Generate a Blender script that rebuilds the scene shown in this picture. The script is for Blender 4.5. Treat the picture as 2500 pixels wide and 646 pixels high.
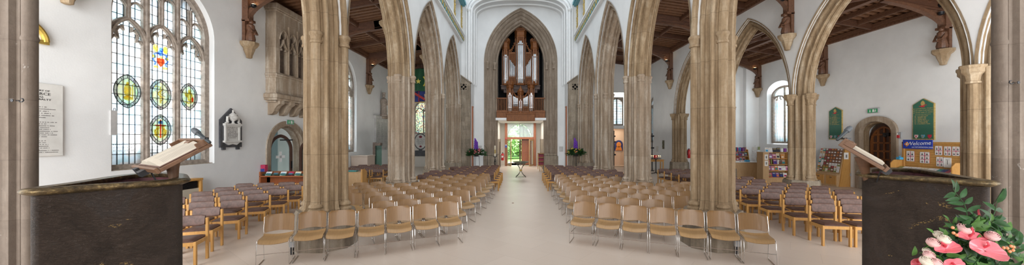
import bpy, bmesh, math, random
from mathutils import Vector, Matrix
from mathutils.geometry import tessellate_polygon
random.seed(7)
PI = math.pi
for o in list(bpy.data.objects): bpy.data.objects.remove(o)
sc = bpy.context.scene
COL = sc.collection
# ---------------------------------------------------------------- camera, sky, lamps, exposure
F, CX, CY, EYE = 850.0, 1268.0, 338.0, 2.18      # focal length in pixels of a 2500 wide frame, vanishing point, eye height
cd = bpy.data.cameras.new('camera'); cam = bpy.data.objects.new('camera', cd); COL.objects.link(cam)
cd.sensor_width = 36; cd.lens = F/2500*36; cd.shift_x = (1250-CX)/2500; cd.shift_y = (CY-323)/2500
cd.clip_start = .05; cd.clip_end = 300
cam.location = (0, 0, EYE); cam.rotation_euler = (PI/2, 0, 0); sc.camera = cam
w = bpy.data.worlds.new('sky'); sc.world = w; w.use_nodes = True
bg = w.node_tree.nodes['Background']; bg.inputs[0].default_value = (.87, .94, 1.0, 1); bg.inputs[1].default_value = 1.15
sc.view_settings.view_transform = 'Standard'; sc.view_settings.look = 'None'
sc.view_settings.gamma = 1; sc.view_settings.use_curve_mapping = False; sc.view_settings.exposure = 0.5
def area(name, loc, rot, sx, sy, power, color=(1, 1, 1)):
    l = bpy.data.lights.new(name, 'AREA'); l.shape = 'RECTANGLE'; l.size = sx; l.size_y = sy; l.energy = power; l.color = color
    o = bpy.data.objects.new(name, l); COL.objects.link(o); o.location = loc; o.rotation_euler = rot; return o
area('daylight_north_window', (-9.95, 9.5, 3.9), (0, -PI/2, 0), 4, 2.2, 260, (.93, .97, 1))
area('daylight_north_window', (-9.95, 18.9, 3.9), (0, -PI/2, 0), 4, 2.2, 420, (.93, .97, 1))
area('daylight_west_window', (-7.45, 27.7, 4.2), (-PI/2, 0, 0), 1.3, 2.4, 45, (.93, .97, 1))
area('daylight_west_window', (7.6, 27.7, 4.4), (-PI/2, 0, 0), 1.1, 2.2, 45, (.93, .97, 1))
area('daylight_south_window', (15.6, 20, 4), (0, PI/2, 0), 3.4, 1.4, 200, (.93, .97, 1))
area('fill_behind_camera', (0, -11.6, 5.2), (math.radians(86), 0, 0), 14, 7, 1900, (.95, .98, 1))  # unseen soft fill panel added behind the camera for even frontal light
area('fill_north_aisle_east', (-7, 1.2, 3.8), (math.radians(90), 0, 0), 4.6, 6.5, 430, (.95, .98, 1))  # unseen fill added at the aisle's east end to brighten its walls
area('fill_south_aisle_east', (7, 1.2, 3.8), (math.radians(90), 0, 0), 4.6, 6.5, 300, (.95, .98, 1))  # added fill panel out of view, lights the inner south aisle
area('fill_outer_aisle_east', (12.7, 1.2, 3.4), (math.radians(90), 0, 0), 4.2, 6, 300, (.95, .98, 1))  # added fill panel out of view, lights the outer south aisle
area('daylight_garden', (0, 36, 12), (0, 0, 0), 16, 12, 6500, (1, 1, .97))
area('fill_up_north_aisle', (-6.9, 14, 2.5), (PI, 0, 0), 3, 22, 90, (1, .94, .86))  # added fill floating in mid-air, faces up to brighten the roof
area('fill_up_south_aisle', (7.0, 14, 2.5), (PI, 0, 0), 3, 22, 95, (1, .94, .86))  # same added mid-air fill under the south aisle roof
area('fill_up_outer_aisle', (12.7, 12, 2.5), (PI, 0, 0), 3, 18, 85, (1, .94, .86))  # same added mid-air fill under the outer aisle roof

# ---------------------------------------------------------------- materials
MATS = {}
def new_mat(name):
    m = bpy.data.materials.new(name); m.use_nodes = True; nt = m.node_tree
    b = nt.nodes['Principled BSDF']; MATS[name] = m; return m, nt, b
def N(nt, t, **kw):
    n = nt.nodes.new(t)
    for k, v in kw.items(): setattr(n, k, v)
    return n
def mathn(nt, op, a, b=None, c=None):
    n = N(nt, 'ShaderNodeMath', operation=op)
    for i, v in enumerate((a, b, c)):
        if v is None: continue
        if hasattr(v, 'is_linked') or hasattr(v, 'links'): nt.links.new(v, n.inputs[i])
        else: n.inputs[i].default_value = v
    return n.outputs[0]
def ramp(nt, fac, stops):
    n = N(nt, 'ShaderNodeValToRGB'); cr = n.color_ramp
    while len(cr.elements) < len(stops): cr.elements.new(.5)
    for e, (p, c) in zip(cr.elements, stops): e.position = p; e.color = (*c, 1)
    nt.links.new(fac, n.inputs[0]); return n.outputs[0]
def noise(nt, scale, detail=3, rough=.55, vec=None, dist=0):
    n = N(nt, 'ShaderNodeTexNoise'); n.inputs['Scale'].default_value = scale; n.inputs['Detail'].default_value = detail
    n.inputs['Roughness'].default_value = rough; n.inputs['Distortion'].default_value = dist
    if vec is not None: nt.links.new(vec, n.inputs['Vector'])
    return n.outputs['Fac']
def pos(nt, scale=None, rot=None, kind='world'):
    if kind == 'world': g = N(nt, 'ShaderNodeNewGeometry').outputs['Position']
    else: g = N(nt, 'ShaderNodeTexCoord').outputs['Object']
    if scale is None and rot is None: return g
    mp = N(nt, 'ShaderNodeMapping')
    if scale: mp.inputs['Scale'].default_value = scale
    if rot: mp.inputs['Rotation'].default_value = rot
    nt.links.new(g, mp.inputs[0]); return mp.outputs[0]
def mix(nt, fac, a, b, mode='MIX'):
    n = N(nt, 'ShaderNodeMix', data_type='RGBA', blend_type=mode)
    for i, v in ((0, fac), (6, a), (7, b)):
        if isinstance(v, (int, float)): n.inputs[i].default_value = v
        elif isinstance(v, tuple): n.inputs[i].default_value = (*v, 1)
        else: nt.links.new(v, n.inputs[i])
    return n.outputs[2]
def bump(nt, b, h, s, d=.01):
    n = N(nt, 'ShaderNodeBump'); n.inputs['Strength'].default_value = s; n.inputs['Distance'].default_value = d
    nt.links.new(h, n.inputs['Height']); nt.links.new(n.outputs[0], b.inputs['Normal'])
def plain(name, col, rough=.5, metal=0, var=.12, scale=6, bumps=0, bscale=60, spec=.5, coat=0):
    m, nt, b = new_mat(name)
    p = pos(nt, kind='obj'); f = noise(nt, scale, 3, .6, p)
    c0 = tuple(max(0, x*(1-var)) for x in col); c1 = tuple(min(1, x*(1+var)) for x in col)
    nt.links.new(ramp(nt, f, [(.3, c0), (.7, c1)]), b.inputs['Base Color'])
    b.inputs['Roughness'].default_value = rough; b.inputs['Metallic'].default_value = metal
    b.inputs['Specular IOR Level'].default_value = spec; b.inputs['Coat Weight'].default_value = coat
    if bumps: bump(nt, b, noise(nt, bscale, 3, .6, p), bumps)
    return m
def stone_mat(name, c0, c1, c2, course=.46, joint=.35, marks=.0, blockw=.7, vj=.6):
    m, nt, b = new_mat(name); p = pos(nt)
    sx = N(nt, 'ShaderNodeSeparateXYZ'); nt.links.new(p, sx.inputs[0])
    zz = mathn(nt, 'DIVIDE', sx.outputs[2], course)
    row = mathn(nt, 'FLOOR', zz); fr = mathn(nt, 'FRACT', zz)
    xy = mathn(nt, 'ADD', mathn(nt, 'ADD', mathn(nt, 'DIVIDE', sx.outputs[0], blockw), mathn(nt, 'DIVIDE', sx.outputs[1], blockw*1.37)), mathn(nt, 'MULTIPLY', row, .37))
    blk = mathn(nt, 'FLOOR', xy)
    cmb = N(nt, 'ShaderNodeCombineXYZ'); nt.links.new(row, cmb.inputs[0]); nt.links.new(blk, cmb.inputs[1])
    wn = N(nt, 'ShaderNodeTexWhiteNoise'); nt.links.new(cmb.outputs[0], wn.inputs['Vector'])
    n1 = noise(nt, 1.5, 5, .7, pos(nt, (3.2, 3.2, .5)))
    n2 = noise(nt, 14, 4, .7, p)
    base = ramp(nt, n1, [(.25, c0), (.5, c1), (.75, c2)])
    tint = mix(nt, mathn(nt, 'MULTIPLY', wn.outputs['Value'], .38), base, c0)
    fine = mix(nt, mathn(nt, 'MULTIPLY', ramp(nt, n2, [(.42, (0, 0, 0)), (.75, (1, 1, 1))]), .3), tint, tuple(x*.62 for x in c0))
    jm = mathn(nt, 'LESS_THAN', fr, .011); j2 = mathn(nt, 'LESS_THAN', mathn(nt, 'FRACT', xy), .012)
    jf = mathn(nt, 'MULTIPLY', mathn(nt, 'MAXIMUM', jm, mathn(nt, 'MULTIPLY', j2, vj)), joint)
    out = mix(nt, jf, fine, tuple(x*.5 for x in c0))
    if marks:
        v = noise(nt, 5, 6, .8, p, .6); out = mix(nt, mathn(nt, 'MULTIPLY', ramp(nt, v, [(.64, (0, 0, 0)), (.67, (1, 1, 1))]), marks), out, (.72, .70, .66))
    nt.links.new(out, b.inputs['Base Color']); b.inputs['Roughness'].default_value = .85
    bump(nt, b, mathn(nt, 'SUBTRACT', n2, mathn(nt, 'MULTIPLY', jm, .6)), .35, .012)
    return m
stone_mat('limestone', (.17, .105, .052), (.34, .245, .145), (.55, .455, .33), course=.93, joint=.45, vj=0)
stone_mat('pale_limestone', (.22, .155, .10), (.38, .30, .22), (.60, .54, .46), joint=.35, course=.8, vj=0)
stone_mat('weathered_stone', (.12, .095, .07), (.30, .245, .18), (.45, .39, .315), joint=.5, marks=.45, course=.27, blockw=.4)
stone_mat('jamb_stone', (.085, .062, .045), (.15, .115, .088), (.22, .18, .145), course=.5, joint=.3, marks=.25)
stone_mat('grey_stone', (.19, .145, .105), (.31, .245, .185), (.44, .37, .30), course=.3, joint=.4, marks=.2)
def plaster(name, c, v=.05):
    m, nt, b = new_mat(name); p = pos(nt)
    f = noise(nt, .9, 5, .6, p); g = noise(nt, 30, 4, .7, p)
    a = ramp(nt, f, [(.3, tuple(x*(1-v*2) for x in c)), (.65, c)])
    sp = ramp(nt, noise(nt, 7, 6, .9, p), [(.76, (0, 0, 0)), (.79, (1, 1, 1))])
    nt.links.new(mix(nt, mathn(nt, 'MULTIPLY', sp, .25), a, tuple(x*.6 for x in c)), b.inputs['Base Color'])
    b.inputs['Roughness'].default_value = .9; bump(nt, b, g, .22, .008); return m
plaster('white_plaster', (.80, .81, .81)); plaster('cream_plaster', (.74, .71, .65)); plaster('bright_plaster', (.86, .87, .87), .02)
plaster('peach_plaster', (.80, .62, .48))
# floor: big pale limestone slabs laid on the diagonal, lightly polished
m, nt, b = new_mat('floor_slabs'); sx = N(nt, 'ShaderNodeSeparateXYZ'); nt.links.new(pos(nt, rot=(0, 0, math.radians(38))), sx.inputs[0])
ty = mathn(nt, 'DIVIDE', sx.outputs[1], .62); rw = mathn(nt, 'FLOOR', ty)
tx = mathn(nt, 'ADD', mathn(nt, 'DIVIDE', sx.outputs[0], 1.05), mathn(nt, 'MULTIPLY', rw, .43)); cl = mathn(nt, 'FLOOR', tx)
jn = mathn(nt, 'MAXIMUM', mathn(nt, 'LESS_THAN', mathn(nt, 'FRACT', ty), .008), mathn(nt, 'LESS_THAN', mathn(nt, 'FRACT', tx), .005))
cb_ = N(nt, 'ShaderNodeCombineXYZ'); nt.links.new(rw, cb_.inputs[0]); nt.links.new(cl, cb_.inputs[1])
wn = N(nt, 'ShaderNodeTexWhiteNoise'); nt.links.new(cb_.outputs[0], wn.inputs['Vector'])
base = mix(nt, wn.outputs['Value'], (.72, .61, .52), (.67, .56, .47))
base = mix(nt, mathn(nt, 'MULTIPLY', noise(nt, 1.1, 4, .6, pos(nt)), .35), base, (.78, .69, .60))
nt.links.new(mix(nt, mathn(nt, 'MULTIPLY', jn, .45), base, (.42, .34, .27)), b.inputs['Base Color']); b.inputs['Roughness'].default_value = .33
def wood(name, c0, c1, rough=.45, scale=(1, 9, 9), gs=4, coat=0, kind='obj'):
    m, nt, b = new_mat(name); p = pos(nt, scale, kind=kind)
    f = noise(nt, gs, 5, .6, p, 1.2); g = noise(nt, gs*5, 3, .6, p)
    a = ramp(nt, f, [(.28, c0), (.72, c1)])
    nt.links.new(mix(nt, mathn(nt, 'MULTIPLY', g, .25), a, tuple(x*.55 for x in c0)), b.inputs['Base Color'])
    b.inputs['Roughness'].default_value = rough; b.inputs['Coat Weight'].default_value = coat
    bump(nt, b, g, .12, .003); return m
wood('plywood', (.215, .112, .038), (.30, .165, .062), .42, (26, 2, .7), 3, .08)
wood('seat_plywood', (.34, .20, .085), (.45, .28, .13), .42, (22, .8, 3), 3, .08)
wood('golden_oak', (.52, .26, .065), (.66, .36, .11), .42, (6, 6, .9), 3)
wood('pale_oak', (.50, .31, .15), (.62, .42, .23), .45, (6, 6, .9), 3)
wood('organ_oak', (.16, .05, .011), (.32, .115, .028), .6, (5, 5, 1.2), 3, 0)
wood('door_oak', (.30, .085, .028), (.42, .14, .05), .4, (6, 6, 1), 3)
wood('dark_oak', (.055, .022, .014), (.10, .045, .028), .5, (6, 6, 1), 3)
wood('desk_wood', (.105, .05, .024), (.195, .10, .052), .45, (2, 9, 9), 2.5, 0)
wood('old_oak', (.06, .024, .012), (.15, .064, .032), .55, (.7, 2.5, 2.5), 5, 0, 'world')
wood('old_oak_boards', (.11, .048, .022), (.25, .115, .052), .6, (.8, 3, 1), 6, 0, 'world')
wood('carved_oak', (.085, .037, .019), (.20, .092, .048), .5, (2, 2, 2), 8, 0, 'world')
plain('brown_leather', (.11, .058, .044), .42, 0, .35, 14, .15, 120, .35)
plain('chrome', (.62, .60, .58), .2, 1, .04)
plain('black_metal', (.02, .02, .022), .4, .6)
plain('black_plastic', (.018, .018, .02), .5)
plain('mic_grille', (.09, .10, .11), .5, .3, .3, 200, .4, 300)
plain('mic_body', (.03, .04, .045), .45, .1)
plain('maroon_cloth', (.075, .018, .022), .7, 0, .4, 9, .3, 30)
plain('red_cloth', (.22, .03, .05), .7, 0, .3, 9)
plain('gold', (.72, .50, .12), .3, .85, .25, 12)
plain('gilt_paint', (.50, .37, .13), .45, .3, .35, 20, .4, 40)
plain('teal_paint', (.10, .31, .36), .5, 0, .12)
plain('white_paint', (.83, .84, .84), .5, 0, .03)
plain('white_marble', (.62, .61, .58), .35, 0, .12, 3)
plain('grey_marble', (.47, .46, .45), .4, 0, .16, 3)
plain('slate', (.055, .057, .065), .35, 0, .5, 5)
plain('ink', (.03, .03, .03), .6)
plain('grey_ink', (.22, .21, .20), .7)
plain('faint_ink', (.33, .325, .315), .7)
plain('paper', (.82, .80, .76), .7, 0, .03)
plain('old_paper', (.46, .41, .33), .8, 0, .06)
plain('lead', (.05, .055, .06), .5, .4)
plain('tracery_stone', (.33, .275, .23), .85, 0, .3, 9, .4, 50)
plain('board_green', (.035, .145, .095), .4, 0, .06)
plain('sign_green', (.02, .33, .12), .4, 0, .02)
plain('sign_blue', (.02, .055, .42), .35, 0, .02)
plain('sign_red', (.60, .03, .04), .4, 0, .03)
plain('orange_paint', (.80, .28, .05), .45)
plain('white_plastic', (.82, .82, .82), .4, 0, .02)
plain('grey_plastic', (.38, .39, .40), .5, 0, .04)
plain('extinguisher_red', (.62, .015, .02), .3, 0, .02, coat=.4)
plain('bronze', (.16, .165, .12), .35, .75, .3, 10)
plain('beige_board', (.56, .45, .37), .7, 0, .03)
plain('grille_cream', (.50, .45, .36), .6, 0, .05)
plain('grass', (.22, .46, .10), .9, 0, .35, 3, .5, 60)
plain('leaf_green', (.022, .075, .020), .5, 0, .35, 25, spec=.3)
plain('bright_leaf', (.075, .18, .035), .55, 0, .45, 12, spec=.3)
plain('garden_leaf', (.42, .58, .30), .6, 0, .3, 3)
plain('pale_leaf', (.55, .62, .45), .5, 0, .3, 8)
plain('purple_flower', (.16, .04, .42), .6, 0, .3, 60)
plain('pink_petal', (.80, .19, .23), .35, 0, .22, 14, coat=.3)
plain('pale_pink', (.83, .52, .50), .5, 0, .15, 30)
plain('cream_petal', (.83, .74, .62), .55, 0, .1, 30)
plain('red_spadix', (.62, .07, .10), .45, 0, .2, 60)
plain('yellow_petal', (.72, .60, .10), .5, 0, .2, 30)
plain('orange_berry', (.78, .30, .14), .35, 0, .1)
plain('wax', (.84, .78, .62), .5, 0, .05)
plain('organ_pipe', (.56, .58, .60), .28, .9, .1, 3)
plain('shade_black', (.012, .012, .014), .9)  # near-black colour standing in for deep shade in hollows
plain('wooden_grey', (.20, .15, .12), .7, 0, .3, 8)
plain('teal_panel', (.16, .24, .25), .6, 0, .1)
plain('flag_green', (.02, .10, .045), .8, 0, .1); plain('flag_red', (.45, .05, .05), .8, 0, .1); plain('flag_blue', (.04, .06, .25), .8, 0, .1)
for nm, c in dict(crimson=(.45, .03, .09), navy=(.03, .05, .22), sky=(.06, .36, .62), teal=(.03, .26, .26), cream=(.70, .63, .48), purple=(.20, .05, .26), orange=(.62, .22, .06), white=(.76, .76, .76), black=(.04, .04, .05), olive=(.25, .29, .10), pink=(.62, .22, .36), brown=(.22, .10, .06)).items():
    plain('cover_'+nm, c, .35, 0, .35, 22)
m, nt, b = new_mat('warm_glow'); b.inputs['Emission Color'].default_value = (1, .72, .36, 1); b.inputs['Emission Strength'].default_value = 9
m, nt, b = new_mat('flame'); b.inputs['Emission Color'].default_value = (1, .6, .2, 1); b.inputs['Emission Strength'].default_value = 5
def glassm(name, cols, trans, sc=3, tint=(.9, .95, 1)):
    m, nt, b = new_mat(name); out = nt.nodes['Material Output']
    nt.nodes.remove(b)
    t = N(nt, 'ShaderNodeBsdfTransparent'); tl = N(nt, 'ShaderNodeBsdfTranslucent'); gl = N(nt, 'ShaderNodeBsdfGlossy'); gl.inputs['Roughness'].default_value = .1
    vt = N(nt, 'ShaderNodeTexVoronoi'); vt.inputs['Scale'].default_value = sc; nt.links.new(pos(nt), vt.inputs['Vector'])
    hs = N(nt, 'ShaderNodeSeparateColor'); nt.links.new(vt.outputs['Color'], hs.inputs[0])
    k = len(cols); rc = ramp(nt, hs.outputs[0], [((i+.0)/k, c) for i, c in enumerate(cols)])
    if k > 4:
        for n in nt.nodes:
            if n.type == 'VALTORGB': n.color_ramp.interpolation = 'CONSTANT'
    nt.links.new(rc, t.inputs[0]); nt.links.new(rc, tl.inputs[0])
    mx = N(nt, 'ShaderNodeMixShader'); mx.inputs[0].default_value = trans; nt.links.new(tl.outputs[0], mx.inputs[1]); nt.links.new(t.outputs[0], mx.inputs[2])
    m2 = N(nt, 'ShaderNodeMixShader'); m2.inputs[0].default_value = .04; nt.links.new(mx.outputs[0], m2.inputs[1]); nt.links.new(gl.outputs[0], m2.inputs[2])
    nt.links.new(m2.outputs[0], out.inputs[0]); return m
glassm('leaded_glass', [(.50, .56, .61), (.59, .62, .63), (.44, .55, .58), (.57, .56, .55)], .6, 4)
glassm('clear_glass', [(.88, .93, .92), (.9, .95, .94)], .93, 1)
glassm('case_glass', [(.55, .75, .70), (.6, .78, .74)], .8, 1)
glassm('stained_glass', [(.50, .56, .46), (.10, .18, .30), (.45, .50, .38), (.34, .10, .09), (.56, .56, .48), (.22, .34, .26), (.50, .48, .36)], .6, 24)
glassm('medal_rim', [(.46, .50, .46), (.53, .54, .49), (.50, .47, .46)], .9, 9)
glassm('medal_field', [(.52, .60, .44), (.62, .62, .46), (.58, .62, .54)], .92, 16)
glassm('amber_glass', [(.92, .76, .26), (.85, .66, .18), (.95, .88, .5)], .85, 30)
glassm('blue_glass', [(.16, .32, .72), (.35, .52, .85)], .8, 30)
glassm('red_glass', [(.85, .12, .10), (.88, .30, .14)], .85, 30)
# ambo shell: dark wrinkled bronze with worn gold flecks
m, nt, b = new_mat('ambo_bronze'); p = pos(nt)
f = noise(nt, 3, 6, .7, p, .8); wr = noise(nt, 38, 5, .7, pos(nt, (1, 1, 1.8)), 1.4)
base = ramp(nt, f, [(.3, (.018, .012, .008)), (.55, (.044, .030, .022)), (.8, (.044, .040, .038))])
g1 = noise(nt, 1.6, 3, .5, pos(nt, (1.2, 1.2, 2.2)), 1.5); g2 = noise(nt, 70, 5, .8, p)
gm = mathn(nt, 'MULTIPLY', mathn(nt, 'GREATER_THAN', g1, .625), mathn(nt, 'GREATER_THAN', g2, .545))
nt.links.new(mix(nt, gm, base, (.36, .25, .10)), b.inputs['Base Color'])
nt.links.new(mathn(nt, 'MULTIPLY', gm, .9), b.inputs['Metallic']); b.inputs['Roughness'].default_value = .5; b.inputs['Specular IOR Level'].default_value = .28
bump(nt, b, mathn(nt, 'ADD', wr, mathn(nt, 'MULTIPLY', f, .8)), 1.0, .016)
m, nt, b = new_mat('ambo_rim'); p = pos(nt); f = noise(nt, 22, 5, .75, p)
nt.links.new(ramp(nt, f, [(.35, (.045, .034, .02)), (.55, (.14, .10, .05)), (.72, (.38, .28, .12))]), b.inputs['Base Color'])
b.inputs['Metallic'].default_value = .7; b.inputs['Roughness'].default_value = .4; bump(nt, b, f, .6, .006)

# ---------------------------------------------------------------- mesh helpers
class MB:
    def __init__(s, M=None): s.v = []; s.f = []; s.M = M
    def add(s, vs, fs, M=None):
        k = len(s.v)
        for v in vs:
            v = Vector(v)
            if M: v = M @ v
            if s.M: v = s.M @ v
            s.v.append(v)
        s.f += [tuple(i+k for i in f) for f in fs]; return s
    def box(s, x0, x1, y0, y1, z0, z1, M=None):
        vs = [(x, y, z) for z in (z0, z1) for y in (y0, y1) for x in (x0, x1)]
        return s.add(vs, [(0, 2, 3, 1), (4, 5, 7, 6), (0, 1, 5, 4), (2, 6, 7, 3), (0, 4, 6, 2), (1, 3, 7, 5)], M)
    def bar(s, p, q, w, h, up=(0, 0, 1)):
        p = Vector(p); q = Vector(q); d = (q-p).normalized(); up = Vector(up)
        if abs(d.dot(up)) > .98: up = Vector((0, 1, 0))
        x = d.cross(up).normalized()*w/2; y = x.cross(d).normalized()*h/2
        return s.add([c+a*x+bb*y for c in (p, q) for a, bb in ((-1, -1), (1, -1), (1, 1), (-1, 1))],
                     [(3, 2, 1, 0), (4, 5, 6, 7), (0, 1, 5, 4), (1, 2, 6, 5), (2, 3, 7, 6), (3, 0, 4, 7)])
    def tube(s, pts, r, n=8, closed=False, r2=None):
        pts = [Vector(p) for p in pts]; k = len(pts); rings = []; up = None
        for i, p in enumerate(pts):
            a = pts[i-1] if (i > 0 or closed) else p; c = pts[(i+1) % k] if (i < k-1 or closed) else p
            d = (c-a).normalized()
            if up is None: up = Vector((0, 0, 1)) if abs(d.z) < .9 else Vector((0, 1, 0))
            x = d.cross(up).normalized(); up = x.cross(d).normalized()
            rr = r if r2 is None else r+(r2-r)*i/(k-1)
            rings.append([p+rr*(math.cos(2*PI*j/n)*x+math.sin(2*PI*j/n)*up) for j in range(n)])
        vs = [v for rg in rings for v in rg]; fs = []
        for i in range(k if closed else k-1):
            a = i*n; c = ((i+1) % k)*n
            fs += [(a+j, a+(j+1) % n, c+(j+1) % n, c+j) for j in range(n)]
        if not closed: fs += [tuple(range(n))[::-1], tuple(range((k-1)*n, k*n))]
        return s.add(vs, fs)
    def lathe(s, prof, c=(0, 0, 0), n=16, M=None, a0=0):
        vs = []; fs = []; k = len(prof)
        for r, z in prof: vs += [(c[0]+r*math.cos(a0+2*PI*j/n), c[1]+r*math.sin(a0+2*PI*j/n), c[2]+z) for j in range(n)]
        for i in range(k-1): fs += [(i*n+j, i*n+(j+1) % n, (i+1)*n+(j+1) % n, (i+1)*n+j) for j in range(n)]
        fs += [tuple(range(n))[::-1], tuple(range((k-1)*n, k*n))]
        return s.add(vs, fs, M)
    def loft(s, loops, cap=True):
        n = len(loops[0]); vs = [v for l in loops for v in l]; fs = []
        for i in range(len(loops)-1): fs += [(i*n+j, i*n+(j+1) % n, (i+1)*n+(j+1) % n, (i+1)*n+j) for j in range(n)]
        if cap: fs += [tuple(range(n))[::-1], tuple(range((len(loops)-1)*n, len(loops)*n))]
        return s.add(vs, fs)
    def ball(s, c, rx, ry=None, rz=None, n=10, m=7, M=None):
        ry = rx if ry is None else ry; rz = rx if rz is None else rz
        pr = [(math.sin(PI*i/m), -math.cos(PI*i/m)) for i in range(m+1)]; vs = []; fs = []
        for a, z in pr: vs += [(c[0]+rx*a*math.cos(2*PI*j/n), c[1]+ry*a*math.sin(2*PI*j/n), c[2]+rz*z) for j in range(n)]
        for i in range(m): fs += [(i*n+j, i*n+(j+1) % n, (i+1)*n+(j+1) % n, (i+1)*n+j) for j in range(n)]
        return s.add(vs, fs, M)
    def grid(s, fn, nu, nv):
        vs = [fn(i/nu, j/nv) for j in range(nv+1) for i in range(nu+1)]
        return s.add(vs, [(j*(nu+1)+i, j*(nu+1)+i+1, (j+1)*(nu+1)+i+1, (j+1)*(nu+1)+i) for j in range(nv) for i in range(nu)])
    def slab(s, fn, nu, nv, t):           # thick curved sheet; fn gives a point, thickness along its normal
        e = 1e-3; P = {}; 
        for sgn in (0, 1):
            for j in range(nv+1):
                for i in range(nu+1):
                    u, v = i/nu, j/nv; p = Vector(fn(u, v))
                    du = Vector(fn(min(1, u+e), v))-Vector(fn(max(0, u-e), v)); dv = Vector(fn(u, min(1, v+e)))-Vector(fn(u, max(0, v-e)))
                    nn = du.cross(dv).normalized() if du.cross(dv).length > 0 else Vector((0, 0, 1)); P[(sgn, i, j)] = p+nn*t*(sgn-.5)
        idx = {k: n for n, k in enumerate(P)}; fs = []
        for sgn in (0, 1):
            for j in range(nv):
                for i in range(nu):
                    q = [idx[(sgn, i, j)], idx[(sgn, i+1, j)], idx[(sgn, i+1, j+1)], idx[(sgn, i, j+1)]]
                    fs.append(tuple(q if sgn else q[::-1]))
        for i in range(nu):
            fs.append((idx[(0, i, 0)], idx[(0, i+1, 0)], idx[(1, i+1, 0)], idx[(1, i, 0)])); fs.append((idx[(1, i, nv)], idx[(1, i+1, nv)], idx[(0, i+1, nv)], idx[(0, i, nv)]))
        for j in range(nv):
            fs.append((idx[(1, 0, j)], idx[(1, 0, j+1)], idx[(0, 0, j+1)], idx[(0, 0, j)])); fs.append((idx[(0, nu, j)], idx[(0, nu, j+1)], idx[(1, nu, j+1)], idx[(1, nu, j)]))
        return s.add(list(P.values()), fs)
    def poly(s, outer, holes, fn, c0, c1):  # flat plate with holes: 2-D loops (a, b) mapped by fn(a, b, c)
        loops = [outer]+list(holes); flat = [p for l in loops for p in l]
        tris = tessellate_polygon([[Vector((a, bb, 0)) for a, bb in l] for l in loops]); n = len(flat)
        vs = [fn(a, bb, c0) for a, bb in flat]+[fn(a, bb, c1) for a, bb in flat]
        fs = [tuple(t) for t in tris]+[(t[2]+n, t[1]+n, t[0]+n) for t in tris]; k = 0
        for l in loops:
            m_ = len(l); fs += [(k+i, k+(i+1) % m_, k+(i+1) % m_+n, k+i+n) for i in range(m_)]; k += m_
        return s.add(vs, fs)
    def build(s, name, mat, parent=None, smooth=True, bevel=0, ang=35, seg=1, inv=None):
        me = bpy.data.meshes.new(name); me.from_pydata([tuple(v) for v in s.v], [], s.f)
        bm = bmesh.new(); bm.from_mesh(me); bmesh.ops.remove_doubles(bm, verts=bm.verts, dist=1e-5)
        bmesh.ops.recalc_face_normals(bm, faces=bm.faces)
        if bevel:
            es = [e for e in bm.edges if len(e.link_faces) == 2 and e.calc_face_angle(0) > .6]
            bmesh.ops.bevel(bm, geom=es, offset=bevel, segments=seg, affect='EDGES', clamp_overlap=True)
        bm.to_mesh(me); bm.free()
        me.materials.append(MATS[mat] if isinstance(mat, str) else mat)
        if smooth: me.shade_smooth(); me.set_sharp_from_angle(angle=math.radians(ang))
        o = bpy.data.objects.new(name, me); COL.objects.link(o)
        if parent: o.parent = parent
        return o
def tag(o, label, cat, group=None):
    o['label'] = label; o['category'] = cat
    if group: o['group'] = group
    return o
def thing(name, label, cat, loc=(0, 0, 0), rz=0, group=None):
    o = bpy.data.objects.new(name, None); COL.objects.link(o); o.location = loc; o.rotation_euler = (0, 0, rz); o.empty_display_size = .1
    return tag(o, label, cat, group)
def struct(name, mb, mat, **k):
    o = mb.build(name, mat, **k); o['kind'] = 'structure'; return o
def dup(root, loc, rz, label=None, group=None):
    r = root.copy(); COL.objects.link(r); r.location = loc; r.rotation_euler = (0, 0, rz)
    if label: r['label'] = label
    if group: r['group'] = group
    for ch in list(root.children):
        c = ch.copy(); COL.objects.link(c); c.parent = r
        for g in list(ch.children):
            d = g.copy(); COL.objects.link(d); d.parent = c
    return r
TN = [0]
def trim(mb, mat, **k): TN[0] += 1; return struct('trim_%d' % TN[0], mb, mat, **k)
def PY(px, py, Y): return Vector(((px-CX)/F*Y, Y, EYE-(py-CY)/F*Y))            # photo point on a plane at depth Y
def PW(px, py, X): Y = F*X/(px-CX); return Vector((X, Y, EYE-(py-CY)/F*Y))      # photo point on a side wall at X
# wall frames: local x along the wall as seen from the room, local y up, local z out of the wall
def frN(y, z, x=-9.5): return Matrix(((0, 0, 1, x), (1, 0, 0, y), (0, 1, 0, z), (0, 0, 0, 1)))
def frS(y, z, x=15.0): return Matrix(((0, 0, -1, x), (-1, 0, 0, y), (0, 1, 0, z), (0, 0, 0, 1)))
def frW(x, z, y): return Matrix(((1, 0, 0, x), (0, 0, -1, y), (0, 1, 0, z), (0, 0, 0, 1)))
def text(name, body, size, M, mat, parent=None, align='CENTER', ext=.002, sx=1.0):
    cu = bpy.data.curves.new(name, 'FONT'); cu.body = body; cu.size = size; cu.align_x = align; cu.align_y = 'CENTER'; cu.extrude = ext; cu.resolution_u = 2; cu.space_line = 1.0
    t = bpy.data.objects.new(name, cu); COL.objects.link(t); bpy.context.view_layer.update()
    me = bpy.data.meshes.new_from_object(t); bpy.data.objects.remove(t)
    me.transform(M @ Matrix.Diagonal((sx, 1, 1, 1))); me.materials.append(MATS[mat])
    o = bpy.data.objects.new(name, me); COL.objects.link(o)
    if parent: o.parent = parent
    return o
ORD = ['first', 'second', 'third', 'fourth', 'fifth', 'sixth', 'seventh', 'eighth', 'ninth', 'tenth', 'eleventh', 'twelfth', 'thirteenth', 'fourteenth', 'fifteenth', 'sixteenth', 'seventeenth', 'eighteenth', 'nineteenth', 'twentieth', 'twenty-first', 'twenty-second', 'twenty-third']
def arch_r(s, r): return (s*s+r*r)/(2*s)
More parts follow.
